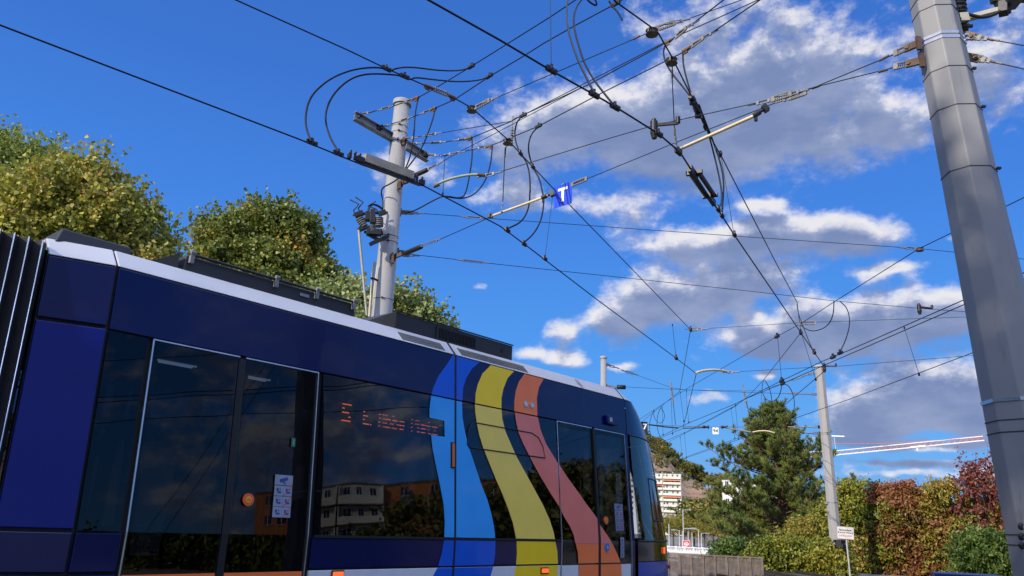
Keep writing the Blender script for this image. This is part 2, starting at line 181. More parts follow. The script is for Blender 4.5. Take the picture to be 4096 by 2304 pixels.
('feeder_wire', 'topmost feeder wire from the left tip of the cross-arm up to the frame top', 'wire', 'feeder wires', 0.0075, [(-2.878, 12.267, 8.174), (-2.741, 12.298, 8.236), (-2.176, 11.783, 8.106), (-1.692, 11.325, 8.02), (-1.369, 10.982, 8.005), (-0.754, 10.305, 8.0), (0.385, 9.026, 8.0), (0.786, 8.541, 8.0), (9.724, -2.235, 8.0)], [('clevis', [(-2.877, 12.272, 8.156), (-2.809, 12.283, 8.203)]), ('turnbuckle', [(-2.835, 12.277, 8.192), (-2.707, 12.268, 8.228)]), ('turnbuckle', [(-2.41, 11.997, 8.159), (-2.25, 11.849, 8.125)]), ('turnbuckle', [(-1.91, 11.532, 8.058), (-1.8, 11.427, 8.04)]), ('cone', [(-1.682, 11.316, 8.018), (-1.81, 11.436, 8.041)]), ('clamp', [(-0.763, 10.314, 8.0)])], []),
('feeder_wire', 'second feeder wire from the middle of the cross-arm left half, up to the frame top', 'wire', 'feeder wires', 0.0075, [(-2.543, 12.545, 8.094), (-2.346, 12.375, 8.061), (-1.864, 11.948, 7.997), (-1.412, 11.531, 7.958), (-1.076, 11.213, 7.941), (-0.471, 10.556, 8.0), (0.057, 9.96, 8.0), (0.306, 9.661, 8.0), (0.719, 9.218, 8.0), (1.257, 8.676, 8.0), (1.377, 8.527, 8.0), (10.153, -2.381, 8.0)], [('clevis', [(-2.542, 12.548, 8.085), (-2.455, 12.47, 8.077)]), ('turnbuckle', [(-2.488, 12.499, 8.081), (-2.346, 12.377, 8.058)]), ('turnbuckle', [(-2.08, 12.14, 8.024), (-1.925, 12.0, 8.008)]), ('turnbuckle', [(-1.634, 11.736, 7.977), (-1.508, 11.62, 7.965)]), ('cone', [(-1.402, 11.522, 7.957), (-1.517, 11.629, 7.966)]), ('clamp', [(-0.488, 10.569, 8.004)]), ('clamp', [(1.232, 8.7, 8.001)])], []),
('feeder_wire', 'long thin feeder wire leaving the front bracket of the cross-arm pole toward the upper right', 'wire', 'feeder wires', 0.006, [(-2.077, 12.681, 7.956), (-1.369, 12.286, 7.901), (-0.127, 11.595, 7.8), (1.089, 10.234, 7.8), (2.179, 9.37, 8.0), (3.067, 8.52, 8.0), (3.174, 8.417, 8.0), (13.255, -1.297, 8.0)], [('clevis', [(-2.094, 12.698, 7.901), (-2.036, 12.657, 7.956)]), ('turnbuckle', [(-2.056, 12.669, 7.955), (-1.914, 12.593, 7.937)]), ('turnbuckle', [(-1.624, 12.43, 7.915), (-1.466, 12.34, 7.909)]), ('tick_clamp', [(-0.102, 11.548, 7.82)])], []),
('feeder_wire', 'feeder wire with brown clamp, leaving the inner right half of the cross-arm', 'wire', 'feeder wires', 0.0075, [(-1.97, 12.648, 7.848), (-1.357, 12.283, 7.711), (-0.834, 11.956, 7.636), (-0.125, 11.423, 7.7), (-0.063, 11.329, 7.7), (1.055, 10.37, 7.8), (1.93, 9.511, 7.9), (2.179, 9.37, 8.0), (2.38, 9.004, 8.0), (2.634, 8.536, 8.0), (2.688, 8.426, 8.0), (8.782, -4.178, 8.0)], [('turnbuckle', [(-1.898, 12.606, 7.83), (-1.826, 12.563, 7.814)]), ('turnbuckle', [(-1.544, 12.394, 7.753), (-1.366, 12.288, 7.717)]), ('turnbuckle', [(-1.04, 12.084, 7.668), (-0.908, 12.002, 7.647)]), ('cone', [(-0.797, 11.927, 7.642), (-0.917, 12.011, 7.641)]), ('clamp', [(0.067, 11.222, 7.705)]), ('cone', [(2.042, 9.452, 7.936), (2.152, 9.387, 7.985)]), ('ribbed', [(2.19, 9.353, 7.998), (2.274, 9.186, 8.006)]), ('turnbuckle', [(2.278, 9.171, 8.009), (2.35, 9.062, 7.998)])], []),
('feeder_wire', 'feeder wire from the right tip of the cross-arm to a ribbed insulator, upper right', 'wire', 'feeder wires', 0.0075, [(-1.671, 12.791, 7.705), (-1.313, 12.644, 7.631), (-1.005, 12.489, 7.643), (-0.462, 12.217, 7.659), (-0.227, 12.083, 7.7), (0.336, 11.547, 7.7), (1.222, 10.667, 7.8), (2.131, 9.817, 7.9), (2.349, 9.661, 7.95), (2.443, 9.527, 7.971), (2.674, 9.225, 8.0), (3.105, 8.507, 8.0), (3.167, 8.396, 8.0), (10.011, -3.817, 8.0)], [('clevis', [(-1.709, 12.789, 7.712), (-1.631, 12.773, 7.704)]), ('turnbuckle', [(-1.631, 12.773, 7.704), (-1.491, 12.717, 7.669)]), ('turnbuckle', [(-1.226, 12.595, 7.646), (-1.043, 12.508, 7.641)]), ('turnbuckle', [(-0.694, 12.331, 7.657), (-0.573, 12.273, 7.653)]), ('cone', [(-0.443, 12.216, 7.643), (-0.582, 12.279, 7.65)]), ('clamp', [(0.336, 11.547, 7.7)]), ('cone', [(2.343, 9.665, 7.949), (2.455, 9.513, 7.971)]), ('ribbed', [(2.455, 9.513, 7.971), (2.559, 9.369, 7.991)]), ('turnbuckle', [(2.564, 9.36, 7.993), (2.652, 9.257, 7.995)])], []),
('feeder_wire', 'thin wire with a long black rod insulator rising from the pole below the cross-arm', 'wire', 'feeder wires', 0.005, [(-2.063, 12.683, 7.067), (-1.855, 12.529, 7.145), (-1.575, 12.35, 7.203), (-1.385, 12.221, 7.255), (-0.997, 11.953, 7.369), (-0.122, 11.364, 7.6), (-0.017, 11.235, 7.6), (0.906, 10.347, 7.7)], [('bracket', [(-2.09, 12.689, 7.048)]), ('clevis', [(-2.081, 12.684, 7.066), (-1.944, 12.61, 7.089)]), ('black_rod', [(-1.865, 12.538, 7.139), (-1.571, 12.348, 7.202)]), ('turnbuckle', [(-1.556, 12.337, 7.208), (-1.385, 12.222, 7.253)])], []),
('span_wire', 'thin span wire joining two brown pulleys with pale ribbed insulators', 'wire', 'span wires between poles', 0.005, [(-0.637, 9.822, 7.0), (-0.322, 9.523, 7.0), (-0.28, 9.65, 7.1), (1.534, 8.059, 7.1), (2.051, 8.162, 7.4), (2.829, 8.233, 7.8), (15.236, 9.365, 14.186)], [('ribbed', [(-0.622, 9.809, 6.998), (-0.44, 9.628, 7.008)]), ('turnbuckle', [(-0.44, 9.628, 7.008), (-0.381, 9.575, 7.004)]), ('wrap', [(1.373, 8.2, 7.1), (1.454, 8.125, 7.105)]), ('ribbed', [(1.672, 8.084, 7.193), (1.867, 8.123, 7.308)]), ('turnbuckle', [(1.874, 8.124, 7.314), (1.98, 8.147, 7.362)])], []),
('jumper_cable', 'big loop of black cable left of the cross-arm pole, the outer one', 'cable', 'jumper cables', 0.0105, [(-2.429, 8.146, 5.5), (-2.519, 8.199, 5.688), (-2.563, 8.247, 5.879), (-2.569, 8.305, 6.11), (-2.517, 8.366, 6.307), (-2.376, 8.474, 6.557), (-2.165, 8.62, 6.78), (-1.94, 8.782, 6.934), (-1.781, 8.907, 7.0), (-1.713, 8.963, 7.0), (-1.684, 8.9, 7.0), (-1.516, 9.153, 7.204), (-1.169, 9.704, 7.511), (-0.893, 10.127, 7.797), (-0.771, 10.32, 8.0)], [], []),
('jumper_cable', 'big loop of black cable left of the cross-arm pole, the inner one', 'cable', 'jumper cables', 0.0105, [(-2.156, 8.386, 5.5), (-2.307, 8.448, 5.735), (-2.4, 8.504, 6.004), (-2.396, 8.549, 6.234), (-2.328, 8.606, 6.463), (-2.194, 8.683, 6.683), (-2.036, 8.771, 6.819), (-1.821, 8.903, 6.917), (-1.573, 9.065, 7.0), (-1.487, 9.165, 7.0), (-1.436, 9.085, 7.0), (-1.202, 9.454, 7.202), (-0.895, 9.932, 7.479), (-0.603, 10.373, 7.804), (-0.487, 10.557, 8.0)], [], []),
('jumper_cable', 'black cable dropping by the pole from the topmost brown clamp', 'cable', 'jumper cables', 0.0105, [(-1.838, 12.364, 8.632), (-1.864, 12.259, 8.257), (-1.845, 12.262, 7.764), (-1.901, 12.355, 7.402), (-2.012, 12.54, 7.245)], [], []),
('jumper_cable', 'black cable dropping by the pole from the second brown clamp', 'cable', 'jumper cables', 0.0105, [(-1.531, 12.507, 8.521), (-1.551, 12.303, 8.108), (-1.687, 12.285, 7.579), (-1.892, 12.356, 7.282), (-2.003, 12.541, 7.246)], [], []),
('jumper_cable', 'black cable hugging the pole below the section insulator', 'cable', 'jumper cables', 0.0105, [(-2.083, 12.528, 7.105), (-2.199, 12.407, 6.933), (-2.369, 12.477, 6.878), (-2.403, 12.674, 6.825), (-2.361, 12.682, 6.728), (-2.353, 12.683, 6.554)], [], []),
('jumper_cable', 'black cable from the middle brown clamp, sweeping back to the pole', 'cable', 'jumper cables', 0.0105, [(-0.862, 12.971, 8.186), (-0.83, 12.873, 7.752), (-0.851, 12.772, 7.346), (-0.896, 12.668, 6.888), (-1.003, 12.66, 6.81), (-1.262, 12.637, 6.848), (-1.433, 12.72, 6.807), (-1.811, 12.772, 6.574), (-1.96, 12.75, 6.533)], [], []),
('jumper_cable', 'black cable from the right brown clamp, sweeping back below the green arm', 'cable', 'jumper cables', 0.0105, [(-0.482, 13.191, 8.145), (-0.488, 13.091, 7.748), (-0.554, 12.988, 7.357), (-0.724, 12.88, 7.01), (-0.936, 12.766, 6.853), (-1.169, 12.646, 6.816), (-1.317, 12.632, 6.843)], [], []),
('jumper_cable', 'long bowed black cable left of the blue T sign, the left one', 'cable', 'jumper cables', 0.0105, [(0.043, 11.239, 7.7), (-0.045, 11.308, 7.601), (-0.062, 11.431, 7.4), (0.042, 11.195, 7.0), (0.145, 11.147, 6.852), (0.21, 11.091, 6.592), (0.227, 11.016, 6.203), (0.217, 10.913, 6.293), (0.216, 10.844, 5.925), (0.117, 10.783, 5.657), (-0.097, 10.693, 5.5)], [], []),
('jumper_cable', 'long bowed black cable left of the blue T sign, the right one', 'cable', 'jumper cables', 0.0105, [(0.33, 11.568, 7.7), (0.205, 11.584, 7.551), (0.17, 11.623, 7.3), (0.259, 11.665, 7.0), (0.383, 11.587, 6.761), (0.439, 11.509, 6.45), (0.465, 11.487, 6.367), (0.435, 11.393, 5.975), (0.324, 11.314, 5.69), (0.169, 11.236, 5.5)], [], []),
('jumper_cable', 'thick curved black cable from the frame top, the left one of the pair', 'cable', 'jumper cables', 0.0105, [(0.588, 8.532, 8.0), (0.545, 8.242, 7.546), (0.542, 7.904, 7.019), (0.585, 7.601, 6.559), (0.638, 7.332, 6.158), (0.708, 7.071, 5.782), (0.76, 6.874, 5.5)], [], []),
('jumper_cable', 'thick curved black cable from the frame top, the right one of the pair', 'cable', 'jumper cables', 0.0105, [(0.854, 8.516, 8.0), (0.737, 8.367, 7.78), (0.659, 8.235, 7.547), (0.624, 8.103, 7.289), (0.635, 7.953, 6.998), (0.674, 7.779, 6.671), (0.712, 7.626, 6.383), (0.801, 7.416, 6.018), (0.908, 7.229, 5.721), (0.991, 7.087, 5.5)], [], []),
('jumper_cable', 'short dangling black cable end at the frame top', 'cable', 'jumper cables', 0.0105, [(1.122, 8.521, 7.9), (1.178, 8.516, 7.8), (1.233, 8.509, 7.731), (1.292, 8.505, 7.6)], [], []),
('jumper_cable', 'small black cable hook at the top edge', 'cable', 'jumper cables', 0.0105, [(0.821, 8.604, 8.0), (0.894, 8.622, 7.933), (0.967, 8.63, 7.901), (0.972, 8.619, 7.935), (0.934, 8.597, 8.0)], [], []),
('jumper_cable', 'black cable curving left from the brown clamp to the black splice', 'cable', 'jumper cables', 0.0105, [(2.044, 9.451, 7.9), (2.01, 9.432, 7.779), (2.039, 9.397, 7.566), (2.136, 9.348, 7.349), (2.233, 9.302, 7.173), (2.322, 9.26, 7.0)], [], []),
('jumper_cable', 'black cable falling from the right brown clamp to the black splice', 'cable', 'jumper cables', 0.0105, [(2.355, 9.687, 7.95), (2.327, 9.576, 7.696), (2.332, 9.42, 7.353), (2.351, 9.258, 7.0)], [], []),
('jumper_cable', 'left black cable falling from the splice to the dark section insulator end', 'cable', 'jumper cables', 0.0105, [(2.448, 9.418, 7.0), (2.614, 9.725, 7.0), (2.901, 10.419, 7.0), (3.038, 10.53, 6.5), (2.947, 10.082, 5.98), (2.866, 9.821, 5.672), (2.765, 9.663, 5.5)], [], []),
('jumper_cable', 'right black cable falling from the splice to the dark section insulator end', 'cable', 'jumper cables', 0.0105, [(2.512, 9.498, 7.0), (2.735, 9.992, 7.0), (2.961, 10.485, 7.0), (3.037, 10.34, 6.5), (3.005, 10.146, 6.1), (2.931, 9.995, 5.785), (2.872, 9.859, 5.5)], [], []),
('jumper_cable', 'loop of black cable under the wire crossing right of centre', 'cable', 'jumper cables', 0.0105, [(8.148, 20.961, 7.0), (8.22, 20.608, 6.742), (8.322, 20.274, 6.619), (8.442, 19.71, 6.638), (8.367, 19.159, 6.814), (8.178, 18.637, 7.0)], [], []),
('jumper_cable', 'bowed black cable right of the wire crossing', 'cable', 'jumper cables', 0.0105, [(8.297, 18.584, 7.0), (8.416, 18.439, 6.777), (8.383, 18.286, 6.376), (8.182, 18.117, 5.924), (7.897, 17.941, 5.5)], [], []),
('jumper_cable', 'short steep black cable at the wire crossing right of centre', 'cable', 'jumper cables', 0.008, [(7.377, 19.014, 7.0), (7.298, 18.78, 6.668), (7.263, 18.235, 5.952), (7.248, 18.045, 5.701), (7.256, 17.882, 5.5)], [], []),
('jumper_cable', 'round loop of black cable above the pine', 'cable', 'jumper cables', 0.0105, [(9.898, 29.427, 7.0), (9.25, 27.784, 6.334), (8.838, 26.28, 5.743), (8.681, 25.123, 5.437), (8.537, 24.117, 5.394), (8.233, 22.949, 5.451), (7.965, 22.124, 5.5)], [], []),
('jumper_cable', 'long black cable drooping into the pine crown', 'cable', 'jumper cables', 0.0105, [(9.935, 29.418, 7.0), (10.204, 29.67, 6.73), (10.405, 30.051, 6.27), (10.472, 30.465, 5.76), (10.407, 30.687, 5.5)], [], []),
('jumper_cable', 'bowed black cable right of the pine top', 'cable', 'jumper cables', 0.0105, [(7.979, 22.121, 5.5), (8.458, 22.934, 5.615), (9.166, 24.477, 5.609), (9.985, 26.597, 5.55), (10.635, 28.744, 5.5)], [], []),
('jumper_cable', 'small round cable loop beside the tram roof corner', 'cable', 'jumper cables', 0.0105, [(7.356, 38.414, 7.0), (7.286, 38.348, 6.679), (7.491, 38.236, 6.315), (7.697, 38.11, 6.333), (7.768, 37.796, 6.676), (7.507, 37.475, 7.0)], [], []),
('jumper_cable', 'bowed cable beside the tram roof corner, the right one', 'cable', 'jumper cables', 0.0105, [(7.516, 37.648, 7.0), (7.354, 37.717, 6.598), (7.354, 37.822, 6.007), (7.564, 37.906, 5.5)], [], []),
('jumper_cable', 'bowed cable beside the tram roof corner, the left one', 'cable', 'jumper cables', 0.0105, [(7.331, 38.421, 7.0), (7.068, 38.219, 6.398), (7.034, 38.025, 5.767), (7.232, 37.889, 5.5)], [], []),
('tension_link', 'thin vertical rod hanging from the pulley left of the T sign', 'wire', 'hanging links under pulleys', 0.006, [(-0.16, 10.929, 7.0), (-0.197, 10.861, 6.9), (-0.192, 10.789, 6.0), (-0.195, 10.322, 5.65)], [('wrap', [(-0.191, 10.884, 6.939), (-0.192, 10.85, 6.76)]), ('turnbuckle', [(-0.194, 10.542, 5.815), (-0.195, 10.324, 5.642)])], []),
('tension_link', 'vertical rod hanging from the upper pulley beside the dark stepped fitting', 'wire', 'hanging links under pulleys', 0.006, [(1.948, 8.59, 7.0), (1.973, 8.729, 6.9), (2.059, 9.056, 6.4), (2.089, 9.121, 6.2)], [('wrap', [(1.952, 8.625, 6.975), (1.972, 8.723, 6.904)]), ('wrap', [(2.063, 9.065, 6.373), (2.071, 9.095, 6.28)]), ('turnbuckle', [(2.076, 9.1, 6.267), (2.09, 9.124, 6.193)])], []),
('tension_link', 'left slanted link between the two span wires right of the tram front', 'wire', 'hanging links under pulleys', 0.01, [(7.024, 32.755, 7.168), (7.075, 32.744, 6.611), (7.157, 32.727, 5.557)], [('turnbuckle', [(7.015, 32.756, 7.168), (7.043, 32.748, 6.721)])], []),
('tension_link', 'right slanted link between the two span wires left of the pine', 'wire', 'hanging links under pulleys', 0.01, [(9.901, 32.003, 7.025), (9.986, 31.977, 6.545), (10.134, 31.93, 5.524)], [('turnbuckle', [(9.9, 32.003, 7.003), (9.945, 31.982, 6.566)])], []),
('steady_arm', 'long pale yellow steady arm at upper right, below the dark stepped fitting', 'steady arm', 'steady arms', 0.02, [(1.847, 8.048, 5.52), (1.933, 8.142, 5.6), (2.618, 7.606, 5.75)], [('arm_end', [(2.618, 7.606, 5.75), (2.769, 7.574, 5.853)]), ('elbow', [(1.849, 8.053, 5.543), (1.911, 8.109, 5.52)])], [], 'cream'),
('steady_arm', 'curved green steady arm right of the cross-arm pole', 'steady arm', 'steady arms', 0.018, [(-1.091, 9.339, 5.52), (-1.038, 9.328, 5.562), (-0.877, 9.31, 5.628), (-0.714, 9.299, 5.675), (-0.564, 9.294, 5.698), (-0.455, 9.296, 5.7)], [('brown_end', [(-1.091, 9.339, 5.52), (-1.018, 9.33, 5.556)]), ('brown_end', [(-0.517, 9.294, 5.701), (-0.427, 9.297, 5.694)])], [], 'green'),
('steady_arm', 'pale yellow steady arm left of the blue T sign', 'steady arm', 'steady arms', 0.018, [(-0.377, 10.393, 5.55), (0.379, 9.959, 5.7), (0.45, 9.929, 5.72)], [('arm_end', [(0.363, 9.968, 5.697), (0.532, 9.916, 5.761)]), ('elbow', [(-0.389, 10.386, 5.572), (-0.319, 10.361, 5.558)])], [], 'cream'),
('steady_arm', 'bright curved steady arm at the far wire bend', 'steady arm', 'steady arms', 0.035, [(5.27, 21.273, 5.55), (5.513, 21.417, 5.646), (5.796, 21.591, 5.712), (6.084, 21.776, 5.751), (6.325, 21.942, 5.75)], [], [], 'cream'),
('steady_arm', 'thin steady arm left of the white number sign', 'steady arm', 'steady arms', 0.03, [(7.616, 33.405, 5.52), (8.975, 34.671, 5.75)], [], [], 'grey'),
('steady_arm', 'thin steady arm right of the white number sign', 'steady arm', 'steady arms', 0.03, [(9.279, 32.709, 5.522), (9.952, 31.464, 5.222)], [], [], 'grey'),
('steady_arm', 'curved thin steady arm in front of the pine', 'steady arm', 'steady arms', 0.025, [(9.706, 30.492, 5.104), (9.95, 30.414, 5.157), (10.243, 30.316, 5.158), (10.494, 30.231, 5.074)], [], [], 'cream'),
('steady_arm', 'thick dark bar reaching from behind the tram nose to the far wires', 'steady arm', 'steady arms', 0.03, [(6.146, 33.44, 5.617), (6.878, 33.297, 5.527), (7.388, 33.188, 5.49)], [], [], 'dark')]
DEC=[('blue_paint', 'blue_stripe', [(6.1, 3.067), (5.976, 2.954), (5.867, 2.828), (5.797, 2.694), (5.77, 2.616), (6.252, 2.636), (6.267, 2.768), (6.32, 2.885), (6.413, 3.012), (6.549, 3.116)]), ('blue_film', 'blue_stripe', [(5.764, 2.599), (5.743, 2.446), (5.745, 2.357), (5.97, 2.348), (5.977, 2.175), (5.772, 2.173), (5.798, 2.019), (5.859, 1.828), (5.919, 1.638), (5.968, 1.465), (5.988, 1.292), (5.984, 1.119), (6.784, 1.121), (6.765, 1.262), (6.723, 1.395), (6.66, 1.545), (6.558, 1.71), (6.457, 1.908), (6.355, 2.106), (6.292, 2.273), (6.254, 2.426), (6.247, 2.606)]), ('blue_paint', 'blue_stripe', [(5.979, 1.099), (5.962, 0.982), (5.917, 0.865), (6.771, 0.849), (6.792, 0.964), (6.791, 1.099)]), ('blue_paint', 'blue_stripe', [(5.907, 0.845), (5.853, 0.757), (5.804, 0.653), (6.689, 0.625), (6.732, 0.738), (6.769, 0.833)]), ('yellow_paint', 'yellow_stripe', [(6.757, 3.127), (6.602, 2.989), (6.518, 2.844), (6.477, 2.727), (6.471, 2.625), (6.93, 2.628), (6.933, 2.738), (6.971, 2.858), (7.057, 3.008), (7.181, 3.123)]), ('yellow_film', 'yellow_stripe', [(6.463, 2.601), (6.47, 2.508), (6.5, 2.368), (6.538, 2.247), (6.603, 2.112), (6.707, 1.945), (6.825, 1.761), (6.93, 1.61), (7.022, 1.457), (7.101, 1.304), (7.151, 1.12), (7.888, 1.12), (7.868, 1.214), (7.799, 1.358), (7.67, 1.537), (7.512, 1.713), (7.341, 1.904), (7.186, 2.075), (7.076, 2.231), (6.994, 2.352), (6.941, 2.494), (6.93, 2.605)]), ('yellow_paint', 'yellow_stripe', [(7.161, 1.096), (7.174, 0.963), (7.166, 0.849), (7.957, 0.845), (7.94, 0.997), (7.898, 1.102)]), ('yellow_paint', 'yellow_stripe', [(7.162, 0.834), (7.14, 0.729), (7.106, 0.612), (7.929, 0.586), (7.95, 0.711), (7.958, 0.831)]), ('orange_paint', 'orange_stripe', [(7.395, 3.124), (7.282, 3.005), (7.211, 2.875), (7.176, 2.734), (7.174, 2.623), (7.622, 2.628), (7.624, 2.838), (7.674, 2.987), (7.78, 3.121)]), ('salmon_film', 'orange_stripe', [(7.182, 2.601), (7.202, 2.489), (7.242, 2.361), (7.326, 2.238), (7.469, 2.063), (7.643, 1.869), (7.821, 1.693), (8.008, 1.523), (8.017, 2.054), (7.946, 2.123), (7.778, 2.283), (7.676, 2.448), (7.63, 2.604)]), ('salmon_film', 'orange_stripe', [(8.02, 1.508), (8.096, 1.408), (8.215, 1.294), (8.285, 1.193), (8.32, 1.095), (9.161, 1.101), (9.11, 1.144), (9.004, 1.235), (8.872, 1.34), (8.823, 1.415), (8.589, 1.591), (8.412, 1.736), (8.211, 1.891), (8.046, 2.042)]), ('orange_paint', 'orange_stripe', [(8.325, 1.089), (8.375, 0.976), (8.391, 0.842), (9.36, 0.831), (9.286, 0.958), (9.167, 1.095)]), ('orange_paint', 'orange_stripe', [(8.399, 0.828), (8.407, 0.702), (8.41, 0.587), (9.458, 0.555), (9.423, 0.68), (9.375, 0.815)])]
LED=[(4.607, 2.35, 4.721, 2.351), (4.607, 2.31, 4.637, 2.312), (4.606, 2.271, 4.696, 2.271), (4.684, 2.23, 4.715, 2.231), (4.603, 2.191, 4.715, 2.191), (4.869, 2.309, 4.89, 2.311), (4.868, 2.269, 4.929, 2.271), (4.868, 2.231, 4.888, 2.232), (4.866, 2.191, 4.946, 2.19), (4.956, 2.19, 4.976, 2.191), (5.071, 2.31, 5.102, 2.31), (5.121, 2.31, 5.152, 2.311), (5.164, 2.31, 5.183, 2.31), (5.071, 2.27, 5.09, 2.271), (5.129, 2.27, 5.15, 2.271), (5.162, 2.27, 5.232, 2.269), (5.255, 2.311, 5.275, 2.311), (5.252, 2.269, 5.322, 2.27), (5.354, 2.27, 5.416, 2.27), (5.068, 2.23, 5.087, 2.231), (5.129, 2.229, 5.152, 2.229), (5.159, 2.229, 5.181, 2.23), (5.22, 2.231, 5.239, 2.23), (5.251, 2.23, 5.272, 2.231), (5.311, 2.231, 5.332, 2.231), (5.343, 2.23, 5.424, 2.23), (5.067, 2.189, 5.087, 2.19), (5.129, 2.191, 5.149, 2.191), (5.158, 2.189, 5.228, 2.189), (5.249, 2.189, 5.32, 2.189), (5.351, 2.19, 5.412, 2.191), (5.518, 2.31, 5.537, 2.311), (5.579, 2.309, 5.598, 2.309), (5.609, 2.309, 5.628, 2.31), (5.516, 2.27, 5.535, 2.271), (5.567, 2.27, 5.598, 2.27), (5.607, 2.27, 5.628, 2.27), (5.656, 2.271, 5.72, 2.271), (5.739, 2.269, 5.799, 2.269), (5.82, 2.269, 5.902, 2.27), (5.761, 2.311, 5.782, 2.311), (5.514, 2.229, 5.535, 2.23), (5.605, 2.23, 5.626, 2.231), (5.655, 2.231, 5.726, 2.23), (5.758, 2.23, 5.777, 2.23), (5.85, 2.23, 5.869, 2.23), (5.512, 2.19, 5.532, 2.19), (5.603, 2.19, 5.632, 2.19), (5.653, 2.192, 5.726, 2.19), (5.765, 2.19, 5.805, 2.19), (5.816, 2.19, 5.898, 2.19)]
POLES={'mid': ((-2.2, 12.812, 8.768), (-2.228, 12.808, 4.66)), 'right': ((4.22, 6.678, 6.644), (4.313, 6.619, 4.376)), 'far': ((12.862, 31.257, 7.991), (12.96, 31.217, 0.007)), 'small': ((3.966, 31.753, 8.148), (3.97, 31.753, 7.048))}
BANDS={'right': [('wire', 6.58), ('wire', 6.44), ('steel', 6.11), ('steel', 6.06), ('wire', 5.72), ('wire', 5.29), ('wire', 4.63), ('steel', 2.46), ('wire', 2.29), ('wire', 2.19), ('wire', 1.37), ('wire', 1.29)], 'mid': [('wire', 8.25), ('wire', 8.12), ('wire', 7.93), ('wire', 6.07), ('wire', 5.96), ('wire', 4.91)], 'far': [('wire', 5.28), ('steel', 2.57), ('wire', 5.22)]}
